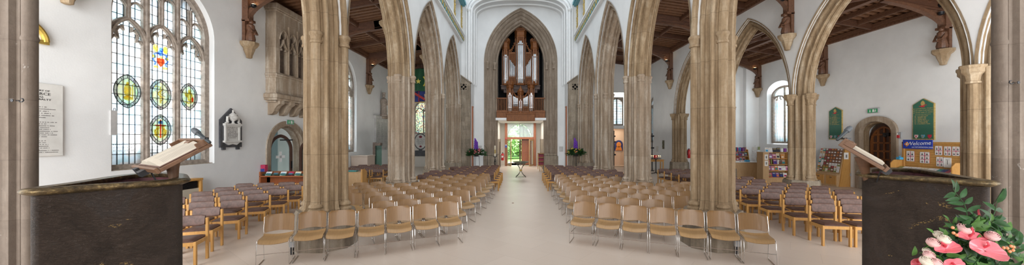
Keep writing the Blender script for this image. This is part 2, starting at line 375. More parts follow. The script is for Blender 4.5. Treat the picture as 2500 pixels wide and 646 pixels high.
def arc_outline(cx, s, z0, zs, rise, n=10, R=None):          # pointed opening as a loop (a, z)
    if rise < s*1.0001:                                       # depressed arch: a half ellipse with a slight point
        up = [(cx-s*math.cos(PI/2*i/n), zs+rise*math.sin(PI/2*i/n)) for i in range(n+1)]
    else:
        R = arch_r(s, rise); ph = math.acos((R-s)/R)
        up = [(cx+R-s-R*math.cos(ph*i/n), zs+R*math.sin(ph*i/n)) for i in range(n+1)]
    dn = [(2*cx-a, z) for a, z in up[:-1]][::-1]
    return [(cx-s, z0)]+up+dn+[(cx+s, z0)]
def rect(a0, a1, z0, z1): return [(a0, z0), (a0, z1), (a1, z1), (a1, z0)]
# ================================================================ THE SETTING
NX0, NX1 = 3.6, 4.4                    # faces of the nave walls
NP = [2.55, 7.2, 11.8, 16.45, 21.15]   # nave piers (distance from the chancel step)
SP = [2.4, 7.38, 12.35, 17.05, 21.75] # piers between the two south aisles
struct('floor', MB().box(-10.5, 16.5, -12.2, 33, -.25, 0), 'floor_slabs', smooth=False)
struct('floor', MB().box(-6.2, 6.2, -12, 4.22, 0.001, .6), 'floor_slabs', smooth=False)
QP = [(.505, 0), (.49, .055), (.45, .088), (.405, .085), (.37, .062), (.345, .085), (.345, .15), (.375, .165), (.385, .20), (.36, .235), (.315, .235), (.285, .20), (.245, .215), (.225, .26), (.23, .33), (.255, .345), (.245, .385), (.20, .395), (.165, .36), (.12, .345), (.095, .365), (.105, .41), (.07, .46), (0, .482)]
QP = [(u*.9, v*.9) for u, v in QP]
HALF = [(-u, v) for u, v in QP]+[(u, v) for u, v in QP[:-1][::-1]]      # across the wall from nave face to aisle face
def arcade_arch(fn, c, S, rise, spring, mat, n=18):
    R = arch_r(S, rise); g = MB()
    for side in (-1, 1):
        loops = []
        for i in range(n+1):
            lp = []
            for u, v in HALF:
                r = R-v; ph = math.acos((R-S)/r)*i/n
                lp.append(fn(c+side*((R-S)*-1+r*math.cos(ph)), u, spring+r*math.sin(ph)))
            loops.append(lp)
        m_ = len(HALF); vs = [p for l in loops for p in l]; fs = []
        for i in range(n): fs += [(i*m_+j, i*m_+j+1, (i+1)*m_+j+1, (i+1)*m_+j) for j in range(m_-1)]
        g.add(vs, fs)
    return trim(g, mat, ang=28)
def arcade_wall(name, x0, x1, piers, spring, rises, top, yend, mat, ystart, v=.07, holes=()):
    o = [(ystart, spring)]
    for k in range(len(piers)-1):
        S = (piers[k+1]-piers[k])/2; c = (piers[k+1]+piers[k])/2; R = arch_r(S, rises[k]); r = R-v; pm = math.acos((R-S)/r)
        L = [(c-(S-R+r*math.cos(pm*i/14)), spring+r*math.sin(pm*i/14)) for i in range(15)]
        o += L+[(2*c-a, z) for a, z in L[:-1]][::-1]
    o += [(piers[-1], spring), (piers[-1], 0), (yend, 0), (yend, top), (ystart, top)]
    return struct(name, MB().poly(o, holes, lambda a, z, c: (c, a, z), x0, x1), mat, smooth=False)
# clerestory window openings above the nave string course
CW = [(a, a+1.75) for a in (10.1, 12.5, 14.9, 17.3, 19.55)]
cwh = [rect(a, b_-.0, 8.75, 10.35) for a, b_ in CW]
for sgn, side in ((-1, 'left'), (1, 'right')):
    arcade_wall('wall_nave_'+side, sgn*NX0, sgn*NX1, NP, 4.24, [3.56]*4, 11.4, 27.9, 'white_plaster', 2.3, holes=cwh)
    for k in range(4):
        c = (NP[k]+NP[k+1])/2
        arcade_arch(lambda a, u, z: (sgn*(4.0+u), a, z), c, (NP[k+1]-NP[k])/2, 3.56, 4.24, 'limestone' if k < 2 else 'pale_limestone')
    for k, (a, b_) in enumerate(CW):
        f = MB().box(sgn*4.05, sgn*4.12, a, a+.07, 8.75, 10.35).box(sgn*4.05, sgn*4.12, b_-.07, b_, 8.75, 10.35).box(sgn*4.05, sgn*4.12, a, b_, 8.75, 8.82).box(sgn*4.05, sgn*4.12, (a+b_)/2-.03, (a+b_)/2+.03, 8.75, 10.35)
        fr = struct('window_%d' % (10+k if sgn < 0 else 20+k), f, 'white_paint')
        MB().box(sgn*4.08, sgn*4.09, a+.05, b_-.05, 8.8, 10.3).build('pane', 'leaded_glass', fr)
    # teal and gilt string course
    g = MB(); 
    g.box(sgn*3.45, sgn*3.61, 2.3, 21.5, 8.18, 8.42); trim(g, 'teal_paint')
    trim(MB().box(sgn*3.40, sgn*3.61, 2.3, 21.5, 8.42, 8.47).box(sgn*3.36, sgn*3.61, 2.3, 21.5, 8.50, 8.60).box(sgn*3.46, sgn*3.61, 2.3, 21.5, 8.10, 8.17), 'white_paint')
    g = MB(); a = 5.0
    while a < 21.4: g.box(sgn*3.42, sgn*3.47, a, a+.12, 8.2, 8.4).ball((sgn*3.43, a+.06, 8.3), .04, .07, .07, 6, 4); a += .42
    trim(g, 'gilt_paint')
    trim(MB().box(sgn*3.30, sgn*3.61, 9, 21.9, 10.45, 10.62).box(sgn*3.38, sgn*3.61, 9, 21.9, 10.36, 10.45), 'teal_paint')
    g = MB()
    for a in (9.75, 12.15, 14.55, 16.95, 19.2, 21.42):
        for i in range(9): g.ball((sgn*3.55, a+.05*math.sin(i*2.1), 8.9+i*.17), .05, .07, .1, 6, 5)
        g.box(sgn*3.56, sgn*3.61, a-.05, a+.05, 8.85, 10.35)
    trim(g, 'gilt_paint')
arcade_wall('wall_south_arcade', 9.65, 10.35, SP, 3.68, [3.58]*4, 9.2, 27, 'white_plaster', 2.6, holes=[rect(25.1, 26.5, 1.9, 5.2)])
for k in range(4):
    c = (SP[k]+SP[k+1])/2
    arcade_arch(lambda a, u, z: (10+u*.8, a, z), c, (SP[k+1]-SP[k])/2, 3.58, 3.68, 'limestone')
# unseen chancel behind the camera, closed in to cut the frontal light
struct('wall_east', MB().box(-10, 15.6, -12.4, -12.1, 0, 9).box(-10, -9.7, -12.2, 1.5, 0, 9).box(15.2, 15.5, -12.2, 1.5, 0, 9), 'white_plaster', smooth=False)
struct('ceiling_chancel', MB().box(-10, 15.6, -12.4, 1.5, 9, 9.2), 'old_oak_boards', smooth=False)
# piers
def section(cx, cy, s, z):
    q = [(u, v) for u, v in QP]; pts = q+[(-u, v) for u, v in q[:-1]][::-1]
    pts = pts+[(u, -v) for u, v in pts[1:-1]][::-1]
    return [(cx+u*s, cy+v*s, z) for u, v in pts]
def pier(name, label, x, y, spring, mat, capr=.115, octo=False, half=None, group=None):
    t = thing(name, label, 'pier', (x, y, 0), 0, group)
    MB().loft([section(0, 0, 1, .93), section(0, 0, 1, spring)]).build('shaft', mat, t, ang=28)
    b_ = MB()
    b_.loft([section(0, 0, 1.12, .74), section(0, 0, 1.13, .77), section(0, 0, 1.06, .80), section(0, 0, 1.05, .85), section(0, 0, 1.0, .95)])
    for u, v in ((.38, 0), (-.38, 0), (0, .36), (0, -.36)):
        b_.lathe([(.12, .72), (.145, .74), (.145, .77), (.105, .80), (.13, .84), (.12, .87), (.09, .90)], (u, v, 0), 12)
    b_.build('moulded_base', mat, t, ang=28)
    pl = MB(); r = .575
    pl.lathe([(r*1.06, 0), (r*1.06, .27), (r*.99, .32), (r*.97, .68), (r*.93, .74)], (0, 0, 0), 8, a0=PI/8)
    pl.build('plinth', 'weathered_stone', t, ang=25)
    for u, v in ((.37, 0), (-.37, 0), (0, .34), (0, -.34)):
        c = MB()
        if octo: c.lathe([(.10, -.34), (.12, -.33), (.12, -.30), (.10, -.28), (.12, -.17), (.16, -.12), (.18, -.10), (.18, -.03), (.20, 0), (.20, .05)], (u*1.05, v*1.05, spring), 8, a0=PI/8)
        else: c.lathe([(capr*.8, -.17), (capr*.98, -.16), (capr*.98, -.12), (capr*.84, -.10), (capr*.95, -.03), (capr*1.12, 0), (capr*1.12, .045), (capr*.9, .07)], (u, v, spring-.02), 12)
        c.build('capital', mat, t, ang=30)
    return t
PL = ['nearest clustered stone pier of the left nave arcade', 'second clustered stone pier of the left nave arcade', 'third clustered stone pier of the left nave arcade', 'clustered stone respond ending the left nave arcade by the stone stub with the quatrefoil']
for k in range(1, 5):
    for sgn in (-1, 1):
        lb = PL[k-1] if sgn < 0 else PL[k-1].replace('left', 'right')
        pier('stone_pier', lb, sgn*4.0, NP[k], 4.24, 'limestone' if k < 2 else 'pale_limestone')
SL = ['octagonal capital pier beside the welcome board at far right', 'stone pier between card rack and bookcases', 'stone pier of the south aisle arcade mostly hidden by the near nave pier', 'stone respond behind the brown chairs beside the red fire extinguisher']
for k in range(1, 5):
    pier('aisle_pier', SL[k-1], 10, SP[k], 3.68, 'limestone', octo=True)
# chancel jambs close to the camera, left and right
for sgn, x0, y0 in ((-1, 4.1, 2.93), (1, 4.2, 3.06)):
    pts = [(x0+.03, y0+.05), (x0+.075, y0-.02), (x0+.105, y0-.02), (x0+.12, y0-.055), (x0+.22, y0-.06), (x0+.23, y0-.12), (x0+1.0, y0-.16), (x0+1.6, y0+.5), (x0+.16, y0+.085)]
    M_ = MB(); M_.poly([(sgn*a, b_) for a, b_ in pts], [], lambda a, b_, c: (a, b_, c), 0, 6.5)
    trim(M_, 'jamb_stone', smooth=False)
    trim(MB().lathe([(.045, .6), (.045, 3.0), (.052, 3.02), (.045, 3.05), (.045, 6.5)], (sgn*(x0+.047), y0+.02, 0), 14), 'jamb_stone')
hk = lambda p: MB().tube(p, .0045, 8)
y = 2.86
p0 = PY(30, 245, y); 
t = thing('iron_hook', 'black iron hook on the left stone jamb', 'hook', tuple(p0))
MB().tube([(0, .02, 0), (.055, -.0, 0), (.075, -.01, -.012), (.095, -.01, -.012), (.108, -.01, 0), (.100, -.01, .014), (.085, -.01, .016)], .004, 8).build('hook_bar', 'black_metal', t)
MB().lathe([(.012, 0), (.012, .004)], (0, 0, 0), 10, Matrix.Rotation(PI/2, 4, 'X')).build('plate', 'black_metal', t)
p0 = PY(2486, 201, 2.99)
t = thing('iron_hook', 'black iron hook on the right stone jamb', 'hook', tuple(p0))
MB().tube([(0, .02, 0), (-.045, 0, 0), (-.06, -.01, -.010), (-.075, -.01, -.014), (-.092, -.01, -.004), (-.088, -.01, .012), (-.074, -.01, .014)], .004, 8).build('hook_bar', 'black_metal', t)
MB().lathe([(.012, 0), (.012, .004)], (0, 0, 0), 10, Matrix.Rotation(PI/2, 4, 'X')).build('plate', 'black_metal', t)

# north aisle outer wall with its two big windows and the porch door
WC = [9.475, 18.93]; WS = 1.37
nh = [arc_outline(c, WS, 1.42, 5.2, 1.45, 16) for c in WC]
dN = (14.25, 1.05); nh.append(arc_outline(dN[0], dN[1], 0, 1.75, 1.0, 10))
struct('wall_north', MB().poly(rect(1.5, 27.3, -.05, 9), nh, lambda a, z, c: (c, a, z), -9.5, -9.86), 'white_plaster', smooth=False)
def strap(g, pts, w, d, fn):                                      # a moulded bar following 2-D points in the wall plane
    n = len(pts)
    for off, ww, dd in ((0, w, d*.55), (0, w*.45, d)):
        L = []
        for i, (a, z) in enumerate(pts):
            p, q = pts[max(0, i-1)], pts[min(n-1, i+1)]; dx, dz = q[0]-p[0], q[1]-p[1]; l = math.hypot(dx, dz) or 1; nx, nz = -dz/l, dx/l
            L.append([fn(a+nx*ww/2, z+nz*ww/2, -dd/2), fn(a+nx*ww/2, z+nz*ww/2, dd/2), fn(a-nx*ww/2, z-nz*ww/2, dd/2), fn(a-nx*ww/2, z-nz*ww/2, -dd/2)])
        g.loft(L)
def arcpts(cx, s, zs, rise, n=10):
    o = arc_outline(cx, s, zs, zs, rise, n); return o[1:-1]
def big_window(idx, c, medallions):
    X = -9.78; fn = lambda a, z, d: (X+d, a, z)
    root = struct('window_%d' % idx, MB().poly(arc_outline(c, 1.40, 1.40, 5.2, 1.48, 16), [arc_outline(c, 1.22, 1.55, 5.2, 1.28, 16)], lambda a, z, d: (X+d, a, z), -.1, .12), 'tracery_stone')
    g = MB(); e = [c-1.22, c-.41, c+.41, c+1.22]
    for a in e[1:3]: strap(g, [(a, 1.5), (a, 6.25)], .15, .26, fn)
    for i in range(3):
        m_ = (e[i]+e[i+1])/2; s = .41; top = 4.62 if i == 1 else 4.55
        A = arcpts(m_, s, top, .62, 8); strap(g, A, .10, .22, fn)
        for s2 in (-1, 1):          # cusps: two hollow foils and a point each side
            strap(g, [(m_+s2*.36, top+.02), (m_+s2*.28, top+.13), (m_+s2*.20, top+.07), (m_+s2*.23, top+.20), (m_+s2*.24, top+.27)], .05, .12, fn)
            strap(g, [(m_+s2*.24, top+.26), (m_+s2*.16, top+.37), (m_+s2*.09, top+.30), (m_+s2*.11, top+.42)], .05, .12, fn)
        if i == 1 or True: strap(g, [(m_, top+.6), (m_, 6.4 if i == 1 else 5.95)], .10, .2, fn)
        for k in (-1, 1): strap(g, arcpts(m_+k*.205, .2, 5.75 if i == 1 else 5.35, .28, 5), .05, .14, fn)
    g.build('tracery', 'tracery_stone', root)
    # glass with its lead grid
    gl = MB().poly(arc_outline(c, 1.25, 1.52, 5.2, 1.3, 14), [], lambda a, z, d: (X+d, a, z), -.012, -.004).build('pane', 'leaded_glass', root, smooth=False)
    ld = MB()
    for i in range(3):
        for k in range(1, 5):
            a = e[i]+.075+(e[i+1]-e[i]-.15)*k/5; dx = abs(a-c); R = arch_r(1.25, 1.3)
            zt = 5.2+math.sqrt(max(.01, R*R-(dx+R-1.25)**2)); ld.box(X-.018, X+.006, a-.006, a+.006, 1.52, zt)
    z = 1.80; 
    while z < 6.4:
        hw = 1.24 if z < 5.2 else max(0.1, math.sqrt(max(0, arch_r(1.25, 1.3)**2-(z-5.2)**2))-(arch_r(1.25, 1.3)-1.25)); ld.box(X-.018, X+.006, c-hw, c+hw, z-.006, z+.006); z += .245
    ld.build('lead_cames', 'lead', root, smooth=False)
    if not medallions: return
    def vesica(a, z, w_, h_, name, label, kind):
        def loop(s): 
            R = (w_*w_+h_*h_)/(2*w_); th = math.asin(h_/R); P = []
            for i in range(13): q = -th+2*th*i/12; P.append((a+s*(R*math.cos(q)-(R-w_)), z+s*R*math.sin(q)))
            for i in range(1, 12): q = -th+2*th*i/12; P.append((a-s*(R*math.cos(q)-(R-w_)), z-s*R*math.sin(q)))
            return P
        f = lambda a_, z_, d: (X+d, a_, z_)
        r = MB().poly(loop(1), [loop(.78)], f, .004, .012).build(name, 'medal_rim', root, smooth=False); r['label'] = label
        MB().poly(loop(.78), [], f, .004, .010).build('field', 'medal_field', r, smooth=False)
        l = MB(); l.tube([(X+.012, *p) for p in loop(1)], .009, 6, True); l.tube([(X+.012, *p) for p in loop(.78)], .007, 6, True)
        L1, L0 = loop(1), loop(.78)
        for i in range(0, 24, 2): l.bar((X+.012, *L1[i]), (X+.012, *L0[i]), .008, .008)
        if kind == 'staff': l.bar((X+.014, a-.16, z+.1), (X+.014, a+.15, z-.06), .005, .005); l.bar((X+.014, a-.14, z-.18), (X+.014, a+.16, z+.12), .005, .005)
        l.build('lead_lines', 'lead', r)
        m_ = MB(); T = lambda aa, zz, d=.014: (X+d, a+aa, z+zz)
        if kind == 'staff':
            m_.tube([T(0, -.24), T(0, .22)], .014, 6); m_.tube([T(.07*math.sin(i*.85), -.18+i*.036) for i in range(11)], .013, 6); m_.tube([T(-.04, .2), T(-.12, .22), T(-.14, .17)], .012, 6)
            m_.build('figure', 'amber_glass', r)
        elif kind == 'cross':
            MB().box(X+.013, X+.018, a-.018, a+.018, z-.22, z+.28).box(X+.013, X+.018, a-.14, a+.14, z+.1, z+.135).build('red_cross', 'red_glass', r)
            for s2 in (-1, 1): m_.ball(T(s2*.09, -.06), .003, .06, .11, 10, 6).ball(T(s2*.07, .06), .003, .045, .06, 8, 5).tube([T(s2*.15, 0), T(s2*.13, -.14), T(s2*.04, -.2)], .02, 6)
            m_.build('gold_wings', 'amber_glass', r); MB().ball(T(0, .2, .016), .003, .07, .05, 8, 4).build('blue_orb', 'blue_glass', r)
        elif kind == 'bishop':
            m_.ball(T(0, .19), .003, .035, .05, 8, 5).ball(T(0, .02), .003, .085, .17, 8, 6).ball(T(0, -.17), .003, .1, .06, 8, 5).tube([T(.11, -.2), T(.11, .17), T(.14, .21), T(.17, .17)], .010, 6)
            m_.build('figure', 'amber_glass', r)
        else:
            m_.ball(T(.02, .15), .003, .05, .06, 8, 5).ball(T(.03, 0), .003, .09, .14, 8, 6).ball(T(-.08, .05), .003, .05, .07, 8, 5).tube([T(-.12, -.16), T(.0, -.2), T(.12, -.12)], .018, 6); m_.build('figure', 'amber_glass', r)
            MB().ball(T(.11, -.08, .018), .003, .035, .08, 8, 5).build('red_lamp', 'red_glass', r)
    vesica((e[0]+e[1])/2+.02, 3.36, .30, .42, 'medallion', 'pale yellow oval medallion with a robed bishop figure', 'bishop')
    vesica(c, 3.38, .29, .42, 'medallion', 'green oval medallion with a snake round a staff', 'staff')
    vesica((e[2]+e[3])/2, 3.42, .27, .40, 'medallion', 'oval medallion with a seated figure and red lamp', 'seat')
    vesica(c, 2.42, .29, .42, 'medallion', 'oval medallion with a red cross between gold wings', 'cross')
    # heraldic shield with blue mantling
    Z = 4.36; T = lambda aa, zz, d=.014: (X+d, c+aa, Z+zz)
    h = MB(); 
    for s2 in (-1, 1): h.tube([T(s2*.06, .12), T(s2*.16, .10), T(s2*.14, 0), T(s2*.20, -.05), T(s2*.13, -.14), T(s2*.16, -.2)], .022, 6)
    h.ball(T(0, .14), .004, .07, .08, 8, 5).ball(T(.02, .24), .004, .06, .06, 8, 5)
    ar = h.build('coat_of_arms', 'blue_glass', root); ar['label'] = 'stained glass coat of arms with blue mantling and red shield'
    MB().poly([(c-.10, Z+.0), (c+.10, Z+.0), (c+.10, Z-.12), (c, Z-.24), (c-.10, Z-.12)], [], lambda a, z, d: (X+d, a, z), .016, .022).build('shield', 'red_glass', ar, smooth=False)
    MB().poly([(c-.10, Z-.10), (c, Z+.02), (c+.10, Z-.10), (c+.10, Z-.06), (c, Z+.07), (c-.10, Z-.06)], [], lambda a, z, d: (X+d, a, z), .022, .026).build('chevron', 'amber_glass', ar, smooth=False)
    y_ = MB()
    for s2 in (-1, 1): y_.ball(T(s2*.13, .25), .004, .07, .11, 8, 5).ball(T(s2*.17, .02), .004, .05, .05, 8, 5).ball(T(s2*.12, -.25), .004, .07, .035, 8, 5)
    y_.build('crest_wings', 'amber_glass', ar)
    for i, tx in ((0, 'ST PEDRI ET PAVLI\nHARMON WALKEDINE\nPVENDIX VLTIMVS'), (1, 'ET ROBERTI ASSTELL\nET MARGARETAE\nMDCCCC')):
        pass
    for i in (0, 1):          # inscription lines in the bottom panes (letters too small to read)
        l = MB(); a0 = e[i]+.12
        for r_ in range(3):
            a = a0
            while a < e[i+1]-.16:
                ww = random.uniform(.012, .03); l.box(X+.012, X+.014, a, a+.006, 1.86+r_*.075, 1.91+r_*.075)
                if random.random() < .6: l.box(X+.012, X+.014, a, a+ww, 1.905+r_*.075, 1.91+r_*.075)
                a += ww+.012
        l.build('inscription', 'grey_ink', root, smooth=False)
    s = MB().box(-9.84, -9.55, c-1.36, c+1.36, 1.36, 1.44); s.build('sill', 'grey_stone', root)
big_window(1, WC[0], True); big_window(2, WC[1], False)
g = MB().box(-9.72, -9.70, 8.3, 10.7, 1.45, 1.54); t = g.build('inscription_strip', 'tracery_stone'); tag(t, 'narrow stained stone strip with brass plates along the foot of the big left window', 'plaque strip')
for a in (8.9, 10.05): MB().box(-9.70, -9.69, a-.28, a+.28, 1.465, 1.525).build('brass_plate', 'gilt_paint', t)

# north porch door surround and glazed leaves
trim(MB().poly(arc_outline(dN[0], 1.22, 0, 1.78, 1.12, 10), [arc_outline(dN[0], 1.0, -.01, 1.74, .95, 10)], lambda a, z, c: (c, a, z), -9.86, -9.45), 'pale_limestone')
trim(MB().poly(arc_outline(dN[0], 1.06, 0, 1.76, 1.0, 10), [arc_outline(dN[0], .92, -.01, 1.74, .88, 10)], lambda a, z, c: (c, a, z), -9.86, -9.60), 'pale_limestone')
struct('wall_porch', MB().box(-12.2, -12.0, 12.5, 16.5, 0, 4).box(-12.2, -9.86, 12.4, 12.5, 0, 4).box(-12.2, -9.86, 16.5, 16.6, 0, 4), 'cream_plaster', smooth=False)
def leaf(name, label, w_, h_, M, crosses):
    t = tag(MB(M).poly(arc_outline(w_/2, w_/2, 0, h_-w_*.55, w_*.55, 10), [arc_outline(w_/2, w_/2-.12, .16, h_-w_*.55, w_*.55-.12, 10)], lambda a, z, c: (a, c, z), -.03, .03).build(name, 'dark_oak'), label, 'door')
    MB(M).poly(arc_outline(w_/2, w_/2-.11, .15, h_-w_*.55, w_*.55-.11, 10), [], lambda a, z, c: (a, c, z), -.005, .005).build('glass_pane', 'clear_glass', t, smooth=False)
    if crosses:
        x = MB(M); cz = 1.45; L = .21; b_ = .055
        x.box(w_/2-b_, w_/2+b_, -.012, .012, cz-L, cz+L).box(w_/2-L, w_/2+L, -.012, .012, cz-b_, cz+b_)
        for k in range(3):
            q = w_/2-.26+k*.26; x.box(q-.02, q+.02, -.012, .012, .62, .76).box(q-.07, q+.07, -.012, .012, .67, .71)
        x.build('frosted_crosses', 'white_paint', t)
    MB(M).box(w_-.09, w_-.05, -.07, -.03, .95, 1.25).build('handle', 'black_metal', t); MB(M).box(w_*.45, w_-.02, -.06, -.03, h_-.25, h_-.2).build('door_closer', 'black_plastic', t)
    return t
Rm = lambda x, y, ang: Matrix.Translation((x, y, 0)) @ Matrix.Rotation(ang, 4, 'Z')
leaf('glazed_door', 'dark oak glazed door leaf with frosted crosses under the left exit sign', 1.15, 2.35, Rm(-9.72, 13.45, math.radians(80)), True)
leaf('glazed_door', 'open dark oak glazed door leaf half hidden by the nearest left pier', .95, 2.1, Rm(-9.55, 15.15, math.radians(-22)), False)
g = MB()
for k in range(9): g.box(-11.4, -11.35, 12.6+k*.42, 12.99+k*.42, 0, 3.2)
tag(g.build('plank_door', 'teal_panel'), 'grey-green boarded outer door seen through the glazed porch door', 'door')

# south outer wall, west walls
dS = 14.62; struct('wall_behind_door', MB().box(15.46, 15.6, 13.5, 15.8, 0, 3.4), 'grey_stone', smooth=False)
sh = [arc_outline(dS, .66, 0, 2.46, .46, 10), arc_outline(20.1, 1.0, 1.85, 4.9, .6, 10)]
struct('wall_south', MB().poly(rect(1.5, 22.3, -.05, 8.2), sh, lambda a, z, c: (c, a, z), 15.0, 15.45), 'white_plaster', smooth=False)
struct('wall_west_outer_aisle', MB().box(10.3, 15.4, 22.1, 22.5, 0, 8.2).box(14.2, 15.0, 21.8, 22.1, 0, 6.8), 'white_plaster', smooth=False)
for sgn, side in ((-1, 'north'), (1, 'south')):
    xa, xb = (-9.7, -3.7) if sgn < 0 else (3.7, 10.2)
    hole = [arc_outline(-7.45, .72, 2.55, 4.4, .75, 10)] if sgn < 0 else [rect(7.0, 8.15, 3.2, 5.75), rect(6.9, 8.3, 0, 2.95)]
    struct('wall_west_'+side, MB().poly(rect(xa, xb, -.05, 9), hole, lambda a, z, c: (a, c, z), 27.0, 27.4), 'cream_plaster' if sgn < 0 else 'white_plaster', smooth=False)
# stained window at the end of the north aisle
f = lambda a, z, d: (a, 27.1+d, z)
root = struct('window_3', MB().poly(arc_outline(-7.45, .74, 2.5, 4.4, .78, 10), [arc_outline(-7.45, .62, 2.62, 4.4, .64, 10)], f, -.05, .12), 'tracery_stone')
g = MB(); strap(g, [(-7.45, 2.6), (-7.45, 4.5)], .09, .12, f)
for k in (-1, 1): strap(g, arcpts(-7.45+k*.31, .3, 4.15, .4, 6), .06, .1, f)
g.build('tracery', 'tracery_stone', root)
MB().poly(arc_outline(-7.45, .64, 2.6, 4.4, .66, 10), [], f, .03, .04).build('pane', 'stained_glass', root, smooth=False)
# plain leaded window high in the south aisle end wall, and the peach lobby below it
f = lambda a, z, d: (a, 27.1+d, z)
root = struct('window_4', MB().poly(rect(7.05, 8.1, 3.2, 5.4), [arc_outline(7.58, .42, 3.32, 4.9, .34, 8)], f, 0, .12), 'tracery_stone')
MB().poly(rect(7.1, 8.05, 3.25, 5.35), [], f, .05, .06).build('pane', 'leaded_glass', root, smooth=False)
g = MB()
for k in range(1, 8): g.box(7.16+k*.105-.008, 7.16+k*.105+.008, 27.13, 27.16, 3.3, 5.3)
for k in range(1, 11): g.box(7.15, 8.0, 27.13, 27.16, 3.3+k*.2-.008, 3.3+k*.2+.008)
g.box(7.54, 7.62, 27.1, 27.18, 3.3, 5.3); g.build('lead_cames', 'lead', root)
trim(MB().box(6.8, 8.4, 26.95, 27.05, 2.96, 3.18), 'white_paint')
struct('wall_lobby', MB().box(6.5, 9.5, 29.0, 29.1, 0, 3.2).box(9.5, 9.6, 27.3, 29.1, 0, 3.2).box(6.4, 6.5, 27.3, 29.1, 0, 3.2).box(6.4, 9.6, 27.3, 29.1, 3.1, 3.2), 'peach_plaster', smooth=False)
area('lobby_lamp', (8, 28.1, 3.05), (0, 0, 0), 1.2, .8, 16, (1, .86, .68))
# narrow leaded windows in the side walls
def side_window(idx, x, a, s, z0, zs, rise, sg, lights):
    f = lambda q, z, d: (x-sg*d, q, z)
    root = struct('window_%d' % idx, MB().poly(arc_outline(a, s, z0, zs, rise, 8), [arc_outline(a, s-.12, z0+.12, zs, max(.05, rise-.12), 8)], f, -.05, .1), 'tracery_stone')
    g = MB()
    for k in range(1, lights): q = a-s+2*s*k/lights; strap(g, [(q, z0+.1), (q, zs+rise*.8)], .1, .16, f)
    for k in range(lights):
        q = a-s+2*s*(k+.5)/lights
        for zz in (zs-.35, ): strap(g, arcpts(q, s/lights-.02, zz, .3, 6), .07, .12, f)
        for s2 in (-1, 1): strap(g, [(q+s2*.2, zs-.3), (q+s2*.1, zs-.2), (q+s2*.12, zs-.08)], .04, .1, f)
    g.build('tracery', 'tracery_stone', root)
    MB().poly(arc_outline(a, s-.05, z0+.05, zs, rise-.04, 8), [], f, -.02, -.01).build('pane', 'leaded_glass', root, smooth=False)
    l = MB(); q = a-s+.14
    while q < a+s-.1: l.box(x-.006, x+.01, q-.005, q+.005, z0+.1, zs); q += .13
    z = z0+.2
    while z < zs: l.box(x-.006, x+.01, a-s+.1, a+s-.1, z-.005, z+.005); z += .2
    l.build('lead_cames', 'lead', root)
side_window(5, 15.35, 20.1, .96, 1.9, 4.75, .5, 1, 2)
side_window(6, 10.0, 25.8, .7, 1.9, 4.7, .5, 1, 2)

# west end of the nave: white return walls, moulded frame, stone stubs, the tower arch
AX = .09; AS, AR, ASP, AV = 2.42, 3.55, 7.24, .86
ow = arc_outline(AX, AS-.05, -.02, ASP, AR-.03, 18)
struct('wall_west', MB().poly(rect(-3.9, 3.9, -.05, 13.5), [ow], lambda a, z, c: (a, c, z), 22.95, 23.9), 'white_plaster', smooth=False)
PR = [(0, 0), (0, .07), (.05, .1), (.05, .16), (.10, .19), (.17, .19), (.19, .26), (.16, .32), (.22, .37), (.30, .37), (.33, .45), (.30, .51), (.37, .56), (.46, .56), (.48, .64), (.45, .69), (.52, .74), (.62, .76), (.66, .84), (.95, AV)]  # depth, inset
R = arch_r(AS, AR)
for side in (-1, 1):
    loops = [[(AX+side*(AS-v), 22.93+u, 0) for u, v in PR]]
    for i in range(21): loops.append([(AX+side*(AS-R+(R-v)*math.cos(math.acos((R-AS)/(R-v))*i/20)), 22.93+u, ASP+(R-v)*math.sin(math.acos((R-AS)/(R-v))*i/20)) for u, v in PR])
    m_ = len(PR); g = MB().add([p for l in loops for p in l], [(i*m_+j, i*m_+j+1, (i+1)*m_+j+1, (i+1)*m_+j) for i in range(21) for j in range(m_-1)])
    trim(g, 'grey_stone', ang=28)
    for v, u in ((.22, .10), (.66, .42)):
        trim(MB().lathe([(.085, -.42), (.105, -.40), (.105, -.36), (.085, -.33), (.09, -.16), (.12, -.10), (.145, -.04), (.15, .06), (.09, .09)], (AX+side*(AS-v), 22.98+u, ASP-.02), 12), 'grey_stone')
    # rough lower plinth of the jamb
    trim(MB().box(AX+side*(AS-.9), AX+side*(AS+.04), 22.86, 23.7, 0, 1.05).box(AX+side*(AS-.9), AX+side*(AS+.0), 22.9, 23.7, 1.05, 1.2), 'weathered_stone', bevel=.03)
    # white return wall with its moulded frame, stub of older masonry with a quatrefoil
    o = [(side*2.98, 0), (side*2.98, 13.5), (side*4.3, 13.5), (side*4.3, 0)]
    struct('wall_west_return', MB().poly(o, [], lambda a, z, c: (a, c, z), 21.62, 22.95), 'white_plaster', smooth=False)
    qx, qz = side*3.42, 5.35
    circ = lambda dx, dz, r, n=10: [(qx+dx+r*math.cos(2*PI*i/n), qz+dz+r*math.sin(2*PI*i/n)) for i in range(n)]
    q4 = [circ(.115, 0, .075), circ(-.115, 0, .075), circ(0, .115, .075), circ(0, -.115, .075)]+[circ(u*.15, v*.15, .035, 6) for u in (-1, 1) for v in (-1, 1)]
    sl = [(side*3.0, 0), (side*3.0, 5.55), (side*3.78, 6.15), (side*3.78, 0)]
    trim(MB().poly(sl, q4, lambda a, z, c: (a, c, z), 21.32, 21.61), 'weathered_stone', smooth=False)
    trim(MB().box(qx-.2, qx+.2, 21.56, 21.605, qz-.2, qz+.2), 'shade_black')  # dark plate behind the holes, their shade put into its colour
    trim(MB().bar((side*2.96, 21.46, 5.6), (side*3.8, 21.46, 6.2), .34, .07), 'weathered_stone')
